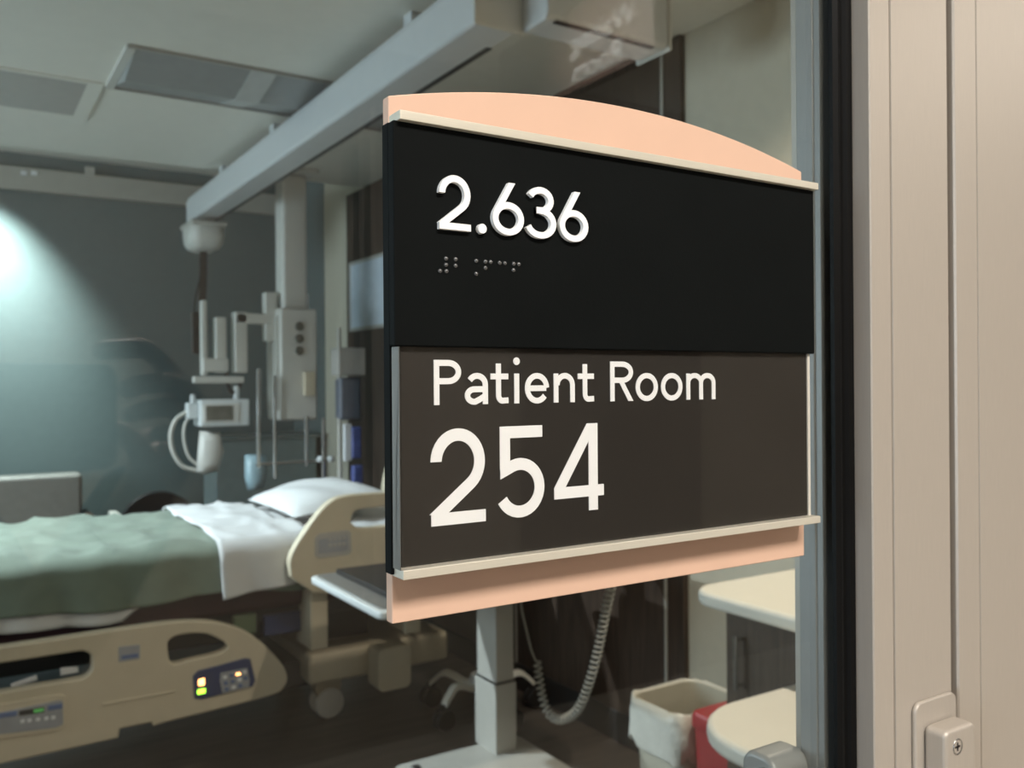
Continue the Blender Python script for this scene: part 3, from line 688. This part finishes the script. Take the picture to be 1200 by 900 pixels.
# ================================================================ FURNITURE BEYOND THE BED
sf = thing('sofa', 'grey vinyl visitor sofa against the teal wall', 'sofa', (-.3, 6.0, 0))
B((-1.2, 5.55, .12), (.74, 6.2, .40)).build('base', 'grey_vinyl', sf, bevel=.02)
for x in (-1.19, -.22): B((x, 5.5, .40), (x+.95, 6.1, .50)).build('seat_cushion', 'grey_vinyl', sf, bevel=.03)
for x in (-1.19, -.22): B((x, 6.05, .45), (x+.95, 6.22, .86)).build('back_cushion', 'grey_vinyl', sf, bevel=.03, seg=3)
B((-1.3, 5.52, .0), (-1.2, 6.25, .62)).build('armrest', 'grey_vinyl', sf, bevel=.02)
B((.74, 5.52, .0), (.78, 6.25, .60)).build('side_panel', 'dark_wood', sf, bevel=.006)
q = hit(52, 570, 1, 6.05)
ac = thing('armchair', 'dark upholstered armchair between the sofa and the equipment boom', 'chair', (1.12, 5.8, 0))
B((.93, 5.5, .30), (1.40, 6.05, .44)).build('seat', 'black_plastic', ac, bevel=.03)
MB().loft([[(x, 6.0+dy, .40), (x, 6.0+dy, .40+h), (x, 6.07+dy, .40+h), (x, 6.07+dy, .40)] for x, h, dy in [(.96+.046*k, .16+.15*math.sin(PI*k/10)**.6, .02*math.sin(PI*k/10)) for k in range(11)]]).build('backrest', 'black_plastic', ac, bevel=.01)
for x in (.88, 1.40):
    B((x, 5.45, .57), (x+.05, 6.05, .60)).build('armrest', 'white_plastic' if x < 1 else 'dark_wood', ac, bevel=.006)
    for y in (5.47, 6.0): B((x+.008, y, 0), (x+.042, y+.035, .57)).build('leg', 'dark_wood', ac)
    B((x+.008, 5.5, .30), (x+.042, 6.0, .34)).build('seat_rail', 'dark_wood', ac)

# low teal service panel behind the bed head
sv = thing('service_console', 'low teal grey service console behind the bed', 'console', (1.62, 5.75, 0))
B((1.47, 5.62, 0), (2.16, 5.95, 1.06)).build('body', mat('console_teal', (.20, .26, .265), .5), sv, bevel=.01)
B((1.45, 5.60, 1.06), (2.18, 5.97, 1.085)).build('top', mat('console_top', (.16, .2, .2), .4), sv, bevel=.006)

# ================================================================ EQUIPMENT BOOM
bxx, byy = 1.70, 4.76
bm_ = thing('equipment_boom', 'ceiling mounted medical boom with outlets and jointed arms beside the bed', 'medical boom', (bxx, byy, ZC))
B((bxx-.075, byy-.075, 1.86), (bxx+.075, byy+.075, ZC-.03)).build('column', 'white_plastic', bm_, bevel=.02)
B((bxx-.13, byy-.13, ZC-.03), (bxx+.13, byy+.13, ZC)).build('ceiling_plate', 'white_plastic', bm_, bevel=.01)
bb = B((bxx-.11, byy-.13, 1.22), (bxx+.11, byy+.13, 1.865)).build('service_head', 'white_plastic', bm_, bevel=.015)
for z in (1.76, 1.69, 1.62):
    MB().lathe([(.0001,-.012),(.022,-.012),(.027,-.006),(.027,.002),(.0001,.002)], (bxx+.0, byy-.13, z), 16, 'y').build('gas_outlet', 'screen_dark', bb)
B((bxx+.02, byy-.165, 1.36), (bxx+.085, byy-.13, 1.50)).build('socket_box', 'bed_cream', bb, bevel=.006)
B((bxx-.112-.006, byy-.10, 1.28), (bxx-.11, byy+.10, 1.82)).build('side_strip', 'cart_grey', bb)
for dx, dy, h in ((-.06, .16, .09), (-.02, .14, .12), (.085, -.02, .10), (.085,.10,.09)):
    MB().tube([(bxx+dx, byy+dy, 1.85), (bxx+dx, byy+dy, 1.86+h)], .012).build('hook_post', 'device_white', bm_)
def arm(pts, r, m='white_plastic', name='arm'): return MB().tube(pts, r, 12).build(name, m, bm_, smooth=False, bevel=.003)
AY = 4.76
def at(px, py): return hit(px, py, 1, AY)
def slab(px0, px1, py0, py1, d, name, m, parent, y=AY, bev=.008):
    a, b = hit(px0, (py0+py1)/2, 1, y), hit(px1, (py0+py1)/2, 1, y); t, u = hit((px0+px1)/2, py0, 1, y), hit((px0+px1)/2, py1, 1, y)
    return B((a.x, y-d/2, u.z), (b.x, y+d/2, t.z)).build(name, m, parent, bevel=bev)
slab(274, 327, 368, 380, .08, 'arm', 'white_plastic', bm_)
slab(273, 288, 366, 437, .08, 'arm', 'white_plastic', bm_)
slab(309, 323, 343, 400, .07, 'arm_joint', 'white_plastic', bm_)
slab(235, 242, 352, 440, .05, 'arm', 'white_plastic', bm_)
slab(251, 264, 372, 437, .07, 'arm', 'white_plastic', bm_)
slab(236, 266, 420, 436, .08, 'arm_joint', 'white_plastic', bm_)
slab(226, 285, 441, 449, .05, 'arm', 'white_plastic', bm_)
MB().tube(smoothpath([at(266,432), at(266,448), at(272,460), at(281,452), at(283,440)]), .013).build('cable', 'black_plastic', bm_, smooth=True)
# bedside monitor held on the arm
mn = thing('patient_monitor', 'small white patient monitor on the boom arm over the bed', 'monitor', at(255, 502))
slab(231, 288, 468, 499, .16, 'housing', 'device_white', mn)
slab(234, 276, 473, 494, .17, 'bezel', 'white_plastic', mn, bev=.004)
slab(237, 268, 475, 492, .176, 'screen', 'screen_dark', mn, bev=.002)
slab(274, 280, 452, 470, .03, 'mount_post', 'device_white', mn)
slab(218, 231, 472, 491, .07, 'connector_block', 'device_white', mn)
slab(223, 229, 462, 473, .03, 'valve', 'device_white', mn)
mats = 'cord_white'
tb_ = MB().tube(smoothpath([at(220,482), at(206,492), at(200,510), at(203,530), at(214,546), at(232,552)]), .012).build('breathing_tube', mats, None, smooth=True)
tag(tb_, 'looped translucent tube from the monitor, outer loop', 'tube')
tb2 = MB().tube(smoothpath([at(221,489), at(216,500), at(216,518), at(222,536), at(236,548)]), .009).build('breathing_tube', mats, None, smooth=True)
tag(tb2, 'shorter inner tube hanging below the monitor', 'tube')
# wrapped bag of white tubing below the monitor
def lump(name, px, y, d, m, label, cat):
    pts = [hit(a, b, 1, y) for a, b in px]; c = sum(pts, Vector())/len(pts)
    rings = []
    for k, s in ((-1, .55), (-.75, .85), (0, 1), (.75, .85), (1, .55)):
        rings.append([(c.x+(p.x-c.x)*s, y+d/2*k, c.z+(p.z-c.z)*s) for p in pts])
    o = MB().loft(rings).build(name, m, None, smooth=True)
    return tag(o, label, cat)
lump('linen_bag', [(234,505),(232,525),(230,553),(240,556),(256,552),(262,530),(258,506)], 4.74, .10, 'white_plastic', 'crumpled white plastic bag hung under the monitor', 'bag')
lump('suction_canister', [(287,533),(287,560),(290,575),(308,573),(312,556),(312,532)], 4.70, .11, 'bag_clear', 'pale blue clear canister hung on the equipment rail', 'canister')
pr = thing('equipment_rail', 'steel utility rail with upright poles under the boom', 'rail', (1.75, 4.8, 1.0))
def vpole(px, py0, py1, y, r): MB().tube([hit(px, py0, 1, y), hit(px, py1, 1, y)], r).build('pole', 'steel', pr)
for px, a, b in ((303, 432, 548), (322, 440, 560), (359, 488, 546), (379, 490, 560)): vpole(px, a, b, 4.62, .011)
MB().tube([hit(300, 544, 1, 4.62), hit(392, 539, 1, 4.62)], .009).build('cross_bar', 'steel', pr)
for px in (376, 387): MB().lathe([(.0001,-.02),(.02,-.015),(.024,0),(.02,.015),(.0001,.02)], hit(px, 538, 1, 4.60), 12).build('knob', 'device_white', pr, smooth=True)
# IV stand with bag between the boom and the wood panels
ivx = hit(398, 500, 1, 4.5)
iv = thing('iv_stand', 'steel infusion stand with a pump and bags beside the bed head', 'IV stand', (ivx.x, 4.5, 0))
MB().tube([(ivx.x, 4.5, .06), (ivx.x, 4.5, 1.75)], .013).build('pole', 'cart_grey', iv)
for k in range(5):
    a = 2*PI*k/5; MB().tube([(ivx.x, 4.5, .08), (ivx.x+.22*math.cos(a), 4.5+.22*math.sin(a), .03)], .013).build('leg', 'steel', iv)
slab(392, 424, 408, 440, .12, 'pump', 'vent_grey', iv, y=4.5)
slab(395, 421, 442, 492, .09, 'infusion_bag', mat('bag_slate', (.10, .115, .15), .4), iv, y=4.5, bev=.02)
slab(411, 422, 500, 537, .05, 'blue_pouch', 'bag_blue', iv, y=4.45, bev=.008)
slab(413, 424, 545, 580, .05, 'blue_pouch', 'bag_blue', iv, y=4.45, bev=.008)
slab(403, 411, 497, 540, .03, 'paper_tag', 'label_white', iv, y=4.45, bev=.003)
wbz = [hit(417, 312, 0, X1-.022), hit(447, 388, 0, X1-.022)]
wb = thing('niche_board', 'pale blue board standing in for a niche in the dark wood panels', 'board', (X1-.022, 4.8, 1.98))  # flat pale board stands in for a lit niche between cabinets
B((X1-.034, 4.24, 1.79), (X1-.022, 5.12, 2.20)).build('surface', mat('niche_pale', (.62, .68, .76), .3), wb, bevel=.003)
m = MB()
m.box((X1-.038,4.22,1.77),(X1-.022,5.14,1.79)).box((X1-.038,4.22,2.20),(X1-.022,5.14,2.22)).box((X1-.038,4.22,1.79),(X1-.022,4.24,2.20)).box((X1-.038,5.12,1.79),(X1-.022,5.14,2.20))
m.build('frame', 'cart_grey', wb)

# ================================================================ WORKSTATION CART
ct = thing('computer_cart', 'grey workstation cart on a two-stage column in front of the wood panels', 'cart', (1.74, 2.55, 0))
cx0, cx1, cy0, cy1 = 1.70, 1.78, 2.48, 2.62
B((cx0, cy0, .30), (cx1, cy1, .86)).build('column', 'cart_grey', ct, bevel=.005)
B((cx0-.006, cy0-.008, .045), (cx1+.006, cy1+.008, .305)).build('column_sleeve', 'cart_grey', ct, bevel=.005)
B((cx0-.003, cy0-.004, .303), (cx1+.003, cy1+.004, .312)).build('column_seal', 'black_plastic', ct)
MB().prism(rrect(1.33, 1.865, 2.10, 2.60, .04), 'z', .0301, .05).build('base_plate', 'cart_grey', ct, bevel=.006)
for x in (1.40, 1.80):
    for y in (2.16, 2.54): MB().lathe([(.0001,-.012),(.028,-.012),(.03,0),(.028,.012),(.0001,.012)], (x, y, .03), 16, 'x').build('caster', 'black_plastic', ct)
ktop = MB().prism(rrect(1.08, 1.86, 2.12, 2.74, .03), 'z', .715, .74).build('keyboard_tray', 'device_white', ct, bevel=.006)
B((1.66, 2.20, .80), (1.80, 2.60, .865)).build('top_bracket', 'cart_grey', ct)
B((1.70, 2.50, .74), (1.80, 2.60, .865)).build('tray_bracket', 'cart_grey', ct)
MB().prism(rrect(1.098, 1.84, 2.15, 2.72, .02), 'z', .74, .7445).build('tray_mat', 'grey_vinyl', ktop)
ktp = B((1.165, 2.18, .7445), (1.40, 2.70, .762)).build('keyboard', 'black_plastic', ktop, bevel=.004)
MB().prism(rrect(1.20, 1.95, 1.98, 2.36, .05), 'z', .865, .895).build('worktop', 'device_white', ct, bevel=.01)
B((1.74, 2.50, .89), (1.80, 2.58, 1.15)).build('monitor_post', 'cart_grey', ct)
B((1.70, 2.30, 1.08), (1.73, 2.80, 1.40)).build('display', 'black_plastic', ct, bevel=.006)
# coiled cord
path = smoothpath([hit(716,688,0,1.95), hit(709,720,0,1.95), hit(702,756,0,1.95), hit(692,795,0,1.94), hit(678,830,0,1.93), hit(660,843,0,1.92), hit(645,838,0,1.91), hit(636,818,0,1.90), hit(629,775,0,1.90)], 40)
L = [0]
for a, b in zip(path[:-1], path[1:]): L.append(L[-1]+(b-a).length)
coil = []; ref = Vector((1, 0, 0)); N = 1100
j = 0
for i in range(N):
    s = L[-1]*i/(N-1)
    while j < len(L)-2 and L[j+1] < s: j += 1
    t = (s-L[j])/max(1e-9, L[j+1]-L[j]); p = path[j].lerp(path[j+1], t); d = (path[j+1]-path[j]).normalized()
    n1 = (ref-d*ref.dot(d)).normalized(); n2 = d.cross(n1); a = s/.0205*2*PI
    coil.append(p+(n1*math.cos(a)+n2*math.sin(a))*.0140)
tail = smoothpath([coil[-1], hit(622,760,0,1.90), hit(616,735,0,1.89), hit(611,712,0,1.88), hit(609,680,0,1.87)], 6)
head = smoothpath([Vector((1.93, hit(717,670,0,1.95).y, .82)), hit(717,676,0,1.95), coil[0]], 4)
cc = MB().tube(head[:-1]+coil+tail[1:], .0046, 6).build('coiled_cord', 'cord_white', None, smooth=True)
tag(cc, 'white coiled cable looping down beside the cart column', 'cable')
# rolling stand behind the cart: five curved legs with casters
sx, sy = 1.93, 2.98
rs = thing('rolling_stand', 'rolling vitals stand with curved grey legs and black casters', 'stand', (sx, sy, 0))
for k, a in enumerate((200, 128, 56, -16, 272)):
    a = math.radians(a); L_ = .24
    pr_ = [(0, .135), (.07, .125), (.13, .15), (.18, .155), (.24, .105)]
    rings = []
    for r, z in [(p.x, p.z) for p in smoothpath([(r, 0, z) for r, z in pr_], 5)]:
        w = .026*(1-.3*r/.24); dx, dy = math.cos(a), math.sin(a)
        rings.append([(sx+r*dx-w*dy, sy+r*dy+w*dx, z-.012), (sx+r*dx+w*dy, sy+r*dy-w*dx, z-.012), (sx+r*dx+w*dy*.8, sy+r*dy-w*dx*.8, z+.012), (sx+r*dx-w*dy*.8, sy+r*dy+w*dx*.8, z+.012)])
    lg = MB().loft(rings).build('leg', 'counter_white', rs, bevel=.004)
    ex, ey = sx+.24*math.cos(a), sy+.24*math.sin(a)
    for d in (-.018, .018):
        MB().lathe([(.0001,-.009),(.042,-.009),(.045,0),(.042,.009),(.0001,.009)], (ex, ey+d, .045), 18, 'y').build('caster', 'black_plastic', lg, bevel=.002)
    B((ex-.02, ey-.008, .04), (ex+.02, ey+.008, .105)).build('caster_fork', 'black_plastic', lg)
MB().lathe([(.05,.12),(.055,.14),(.045,.17),(.02,.18)], (sx, sy, 0), 18).build('hub', 'white_plastic', rs)
MB().tube([(sx, sy, .16), (sx, sy, 1.25)], .016).build('pole', 'cart_grey', rs)
B((sx-.10, sy-.06, 1.12), (sx+.10, sy+.06, 1.36)).build('vitals_monitor', 'device_white', rs, bevel=.015)

# ================================================================ COUNTER CORNER
def roundtop(x0, x1, y0, y1, z0, z1, r):
    # rounded at the far corner facing the room, square at the wall
    poly = [(x1, y0), (x1, y1)] + [(p[0], p[1]) for p in arc(x0+r, y1-r, r, r, 90, 180, 10)] + [(x0, y0)]
    return MB().prism(poly, 'z', z0, z1)
cb = thing('base_cabinet', 'dark wood base cabinet with a steel bar handle under the white counter', 'cabinet', (1.95, .9, 0))
B((1.66, .60, .10), (2.24, 1.27, .862)).build('body', 'cabinet_wood', cb, bevel=.002)
B((1.70, .62, 0), (2.24, 1.25, .10)).build('toe_kick', 'base_black', cb)
dd = B((1.64, .80, .12), (1.66, 1.268, .857)).build('door', 'cabinet_wood', cb, bevel=.002)
hp = hit(863, 745, 0, 1.62); h2 = hit(863, 808, 0, 1.62)
MB().tube([(1.64, hp.y, hp.z-.01), (1.615, hp.y, hp.z-.01)], .005).build('handle_post', 'steel', dd); MB().tube([(1.64, hp.y, h2.z+.01), (1.615, hp.y, h2.z+.01)], .005).build('handle_post', 'steel', dd)
MB().tube([(1.615, hp.y, hp.z), (1.615, hp.y, h2.z)], .0055).build('handle', 'steel', dd)
cnt = roundtop(1.575, 2.245, .45, 1.345, .862, .90, .08).build('countertop', 'counter_white', None, bevel=.012, seg=3)
tag(cnt, 'cream white countertop with a rounded corner on the dark cabinet', 'countertop')
bs = B((2.225, .45, .90), (2.247, 1.345, 1.0)).build('backsplash', mat('splash', (.52, .56, .57), .35), None, bevel=.002); tag(bs, 'low blue-grey backsplash strip behind the countertop', 'backsplash')
dk = thing('desk', 'lower cream white desk leaf with a rounded end in front of the cabinet', 'desk', (1.45, .6, 0))
roundtop(1.235, 1.63, .16, 1.03, .70, .74, .17).build('desk_top', 'counter_white', dk, bevel=.014, seg=3)
B((1.45, .25, 0), (1.60, .35, .70)).build('leg', 'cart_grey', dk, bevel=.004); B((1.45, .75, 0), (1.60, .85, .70)).build('leg', 'cart_grey', dk, bevel=.004)
# waste bin with liner
wx, wy = 1.87, 1.65
bn = thing('waste_bin', 'beige waste bin with a white liner folded over its rim', 'bin', (wx, wy, 0))
rg = lambda k, z, s=1: [(wx+q[0]*k, wy+q[1]*k, z) for q in rrect(-.135, .135, -.115, .115, .05, 5)]
MB().loft([rg(.80,0), rg(.98,.455), rg(1.02,.457), rg(1.02,.47), rg(.96,.47), rg(.92,.42), rg(.78,.02)]).build('body', 'bin_beige', bn)
rr = random.Random(4)
def lin(k, z, a): return [(wx+q[0]*(k+a*rr.uniform(-1, 1)), wy+q[1]*(k+a*rr.uniform(-1, 1)), z+a*.5*rr.uniform(-1, 1)) for q in rrect(-.135, .135, -.115, .115, .05, 5)]
MB().loft([lin(.93,.37,.012), lin(.97,.44,.008), lin(1.0,.477,.006), lin(1.06,.477,.010), lin(1.08,.44,.035), lin(1.07,.40,.045), lin(1.085,.36,.055), lin(1.05,.345,.05)], cap=False).build('liner', 'liner', bn, smooth=True)
sx_, sy_ = 1.905, 1.432
sb = thing('sharps_bin', 'red biohazard bin with a white label beside the waste bin', 'bin', (sx_, sy_, 0))
rg2 = lambda k, z: [(sx_+q[0]*k, sy_+q[1]*k, z) for q in rrect(-.15, .15, -.085, .085, .02, 4)]
MB().loft([rg2(.86,0), rg2(.97,.44), rg2(.97,.47)]).build('body', 'red_plastic', sb)
ld = MB().loft([rg2(1.03,.455), rg2(1.03,.485), rg2(.98,.497)]).build('lid', 'red_plastic', sb, bevel=.003)
B((sx_-.06, sy_-.02, .497), (sx_+.03, sy_+.04, .4985)).build('label_sticker', 'label_white', ld)
B((sx_-.05, sy_-.085, .2), (sx_+.05, sy_-.079, .3)).build('label_sticker', 'label_white', sb)

# ================================================================ PHOTOGRAPHER (only mirrored in the pane)
def skin_mesh(name, joints, edges, m, parent, sub=2, root=0):
    me = bpy.data.meshes.new(name); off = world_loc(parent) if parent else Vector((0,0,0))
    names = list(joints)
    me.from_pydata([tuple(loc3(*joints[k][:3])-off) for k in names], [(names.index(a), names.index(b)) for a, b in edges], [])
    o = bpy.data.objects.new('tmp_skin', me); C.objects.link(o)
    o.modifiers.new('skin', 'SKIN').use_smooth_shade = True
    sd = o.modifiers.new('sub', 'SUBSURF'); sd.levels = sub; sd.render_levels = sub
    lay = me.skin_vertices[0].data
    for i, k in enumerate(names):
        r = joints[k][3]; r2_ = joints[k][4] if len(joints[k]) > 4 else r
        lay[i].radius = (r, r2_); lay[i].use_root = (i == root)
    bpy.context.view_layer.update()
    ev = bpy.data.meshes.new_from_object(o.evaluated_get(bpy.context.evaluated_depsgraph_get()))
    bpy.data.objects.remove(o)
    ev.materials.clear(); ev.materials.append(MT[m]); ev.name = name
    for p in ev.polygons: p.use_smooth = True
    return ev
PBASE = CAM - fw*.385
def loc3(r, f, z): return Vector((PBASE.x, PBASE.y, 0)) + rt*r + fw*f + Vector((0, 0, z))
defm('skin', (.50, .33, .25), .5, var=.06)
defm('shirt', (.03, .035, .045), .85, var=.15, bump=.3)
defm('trousers', (.02, .02, .022), .85, var=.15)
defm('hair', (.03, .02, .014), .6, var=.2)
defm('shoe', (.015, .013, .012), .5)
ps = thing('person', 'person in a dark top holding up a phone, mirrored in the glass', 'person', (PBASE.x, PBASE.y, 0))
J = dict(pelvis=(0,-.02,.93,.13,.10), waist=(0,-.01,1.08,.125,.09), chest=(0,0,1.26,.15,.10), neck=(0,.0,1.42,.052), jaw=(0,.02,1.49,.06),
  lsh=(-.17,0,1.36,.055), lel=(-.26,.07,1.12,.042), lwr=(-.12,.31,1.34,.026), lpl=(-.075,.358,1.375,.030,.018),
  rsh=(.17,0,1.36,.055), rel=(.29,.06,1.12,.042), rwr=(.235,.300,1.335,.026), rpl=(.205,.352,1.378,.034,.020),
  lhip=(-.09,0,.87,.085), lkn=(-.10,.03,.48,.058), lan=(-.10,-.01,.09,.036), lto=(-.11,.13,.035,.03),
  rhip=(.09,0,.87,.085), rkn=(.10,.03,.48,.058), ran=(.10,-.01,.09,.036), rto=(.11,.13,.035,.03))
Ed = [('pelvis','waist'),('waist','chest'),('chest','neck'),('neck','jaw'),('chest','lsh'),('lsh','lel'),('lel','lwr'),('lwr','lpl'),('chest','rsh'),('rsh','rel'),('rel','rwr'),('rwr','rpl'),
  ('pelvis','lhip'),('lhip','lkn'),('lkn','lan'),('lan','lto'),('pelvis','rhip'),('rhip','rkn'),('rkn','ran'),('ran','rto')]
bd = skin_mesh('body', J, Ed, 'skin', ps)
Z0 = 1.42; FB = .385           # lens height, phone distance in front of the body axis
# fingers: chains rooted in the palms; f runs towards the glass, the phone's back is at f = .381
def finger(pts, r0, r1):
    jj = {str(i): (*p, r0+(r1-r0)*i/(len(pts)-1)) for i, p in enumerate(pts)}
    return skin_mesh('finger', jj, [(str(i), str(i+1)) for i in range(len(pts)-1)], 'skin', ps, 1)
rz = Z0
hands = [finger(p, a, b) for p, a, b in (
  ([(.198,.360,rz-.022),(.186,.375,rz+.010),(.158,.379,rz+.030),(.130,.377,rz+.0285),(.110,.375,rz+.0262)], .0098, .0076),   # index over the top edge
  ([(.205,.362,rz-.035),(.196,.388,rz-.006),(.168,.3905,rz+.004),(.140,.3895,rz+.001),(.122,.3885,rz-.003)], .0098, .0078),   # middle
  ([(.203,.362,rz-.048),(.194,.388,rz-.024),(.168,.3905,rz-.016),(.144,.3895,rz-.018),(.128,.3885,rz-.021)], .0094, .0074),   # ring
  ([(.198,.360,rz-.060),(.188,.385,rz-.042),(.166,.3895,rz-.035),(.150,.3885,rz-.037)], .0086, .0066),                       # little
  ([(.208,.345,rz-.050),(.186,.345,rz-.060),(.160,.359,rz-.042),(.138,.363,rz-.030)], .0112, .0084),                          # thumb, screen side
  ([(-.072,.362,rz-.026),(-.064,.374,rz+.004),(-.046,.377,rz+.022),(-.022,.3765,rz+.0262),(-.004,.376,rz+.0255)], .0096, .0076),
  ([(-.078,.362,rz-.040),(-.066,.388,rz-.030),(-.046,.390,rz-.034),(-.030,.389,rz-.042)], .0096, .0076),
  ([(-.076,.360,rz-.052),(-.062,.387,rz-.050),(-.044,.3895,rz-.053),(-.030,.3885,rz-.058)], .0092, .0072),
  ([(-.070,.358,rz-.060),(-.054,.384,rz-.070),(-.036,.388,rz-.071),(-.022,.386,rz-.070)], .0084, .0064),
  ([(-.075,.345,rz-.050),(-.052,.347,rz-.050),(-.030,.361,rz-.036),(-.014,.363,rz-.030)], .011, .0082))]
# head: one closed surface with brow, nose, lips and chin worked into it
hv, hf = [], []; NU, NV = 28, 20
for i in range(NV+1):
    th = PI*i/NV; zz = math.cos(th); rr_ = math.sin(th)
    for k in range(NU):
        a = 2*PI*k/NU; ca, sa = math.cos(a), math.sin(a)      # a = 0 faces forward
        x = .074*rr_*sa; y = .095*rr_*ca; z = .118*zz
        if zz < -.2: x *= 1+.35*(zz+.2); y *= 1+.12*(zz+.2)
        fr = max(0, ca)**8*rr_
        y += fr*(.022*math.exp(-((zz+.16)/.13)**2) + .008*math.exp(-((zz-.18)/.08)**2) + .008*math.exp(-((zz+.48)/.06)**2) + .010*math.exp(-((zz+.80)/.10)**2))
        y -= rr_*.010*math.exp(-((zz-.02)/.09)**2)*math.exp(-((abs(sa)-.38)/.16)**2)*(ca > 0)
        hv.append(loc3(x, .045+y, 1.58+z))
for i in range(NV):
    for k in range(NU): hf.append((i*NU+k, i*NU+(k+1) % NU, (i+1)*NU+(k+1) % NU, (i+1)*NU+k))
hm = MB().add(hv, hf)
def garment(name, m, keep, off):
    b = bmesh.new(); b.from_mesh(bd); b.normal_update()
    def rfz(v):
        d = v + Vector((PBASE.x, PBASE.y, 0)) - Vector((PBASE.x, PBASE.y, 0)); return d.dot(rt), d.dot(fw), d.z
    kill = [f for f in b.faces if not keep(*rfz(f.calc_center_median()))]
    nrm = {v: v.normal.copy() for v in b.verts}
    for v in b.verts: v.co += nrm[v]*off
    bmesh.ops.delete(b, geom=kill, context='FACES')
    me = bpy.data.meshes.new(name); b.to_mesh(me); b.free()
    for p in me.polygons: p.use_smooth = True
    me.materials.clear(); me.materials.append(MT[m])
    o = bpy.data.objects.new(name, me); C.objects.link(o); o.parent = ps
    sd = o.modifiers.new('solid', 'SOLIDIFY'); sd.thickness = .004; sd.offset = 1
garment('shirt', 'shirt', lambda r, f, z: z > .90 and z < 1.435 and f < .265, .011)
garment('trousers', 'trousers', lambda r, f, z: z < .98 and z > .075 and f < .07, .006)
bmj = bmesh.new(); bmj.from_mesh(bd)
for h_ in hands: bmj.from_mesh(h_)
base = [bmj.verts.new(Vector(v)-world_loc(ps)) for v in hm.v]
for q in hm.f:
    try: bmj.faces.new([base[i] for i in q])
    except ValueError: pass
bmesh.ops.recalc_face_normals(bmj, faces=bmj.faces)
for f_ in bmj.faces: f_.smooth = True
bmj.to_mesh(bd); bmj.free()
ob = bpy.data.objects.new('body', bd); C.objects.link(ob); ob.parent = ps
for s_ in (-1, 1):
    c = loc3(s_*.031, .122, 1.585)
    MB().lathe([(.0001,-.011),(.008,-.008),(.011,0),(.008,.008),(.0001,.011)], c, 12).build('eye', 'label_white', ps, smooth=True)
    c = loc3(s_*.075, .03, 1.575)
    MB().lathe([(.0001,-.03),(.010,-.024),(.014,.008),(.010,.026),(.0001,.03)], c, 10).build('ear', 'skin', ps, smooth=True)
hh, ff = [], []
for i in range(11):
    th = PI*.62*i/10
    for k in range(24):
        a = 2*PI*k/24; lim = .40 + .60*(1-max(0, math.cos(a))**1.5); t2 = th*lim
        hh.append(loc3(.081*math.sin(t2)*math.sin(a), .040+.102*math.sin(t2)*math.cos(a), 1.582+.124*math.cos(t2)))
for i in range(10):
    for k in range(24): ff.append((i*24+k, i*24+(k+1) % 24, (i+1)*24+(k+1) % 24, (i+1)*24+k))
MB().add(hh, ff).build('hair', 'hair', ps, smooth=True)
for s_ in (-1, 1):
    rg3 = [[loc3(s_*.108+x*w, -.075+.27*t, z) for x, z in ((-.042,0),(.042,0),(.042,.02),(.03,h),(-.03,h),(-.042,.02))] for t, w, h in ((0,.7,.06),(.1,.9,.10),(.35,.9,.11),(.6,1.0,.065),(.85,1.0,.05),(1,.7,.035))]
    MB().loft(rg3).build('shoe', 'shoe', ps, bevel=.006)
# the phone in the hands, its back to the glass
ph_ = thing('phone', 'black phone held sideways, mirrored in the glass', 'phone', loc3(.055, .377, Z0-.060))
def slabp(r0, r1, z0, z1, f0, f1, rad, name, m, bev=0):
    poly = rrect(r0, r1, z0, z1, rad)
    MB().loft([[loc3(p[0], f, p[1]) for p in poly] for f in (f0, f1)]).build(name, m, ph_, bevel=bev)
slabp(-.022, .128, Z0-.060, Z0+.0165, .3725, .3800, .010, 'body', 'black_plastic', .002)
slabp(-.018, .124, Z0-.056, Z0+.0125, .3718, .3726, .006, 'screen', 'screen_dark')
slabp(-.0222, .1282, Z0-.0602, Z0+.0167, .3752, .3768, .010, 'rim', 'steel')
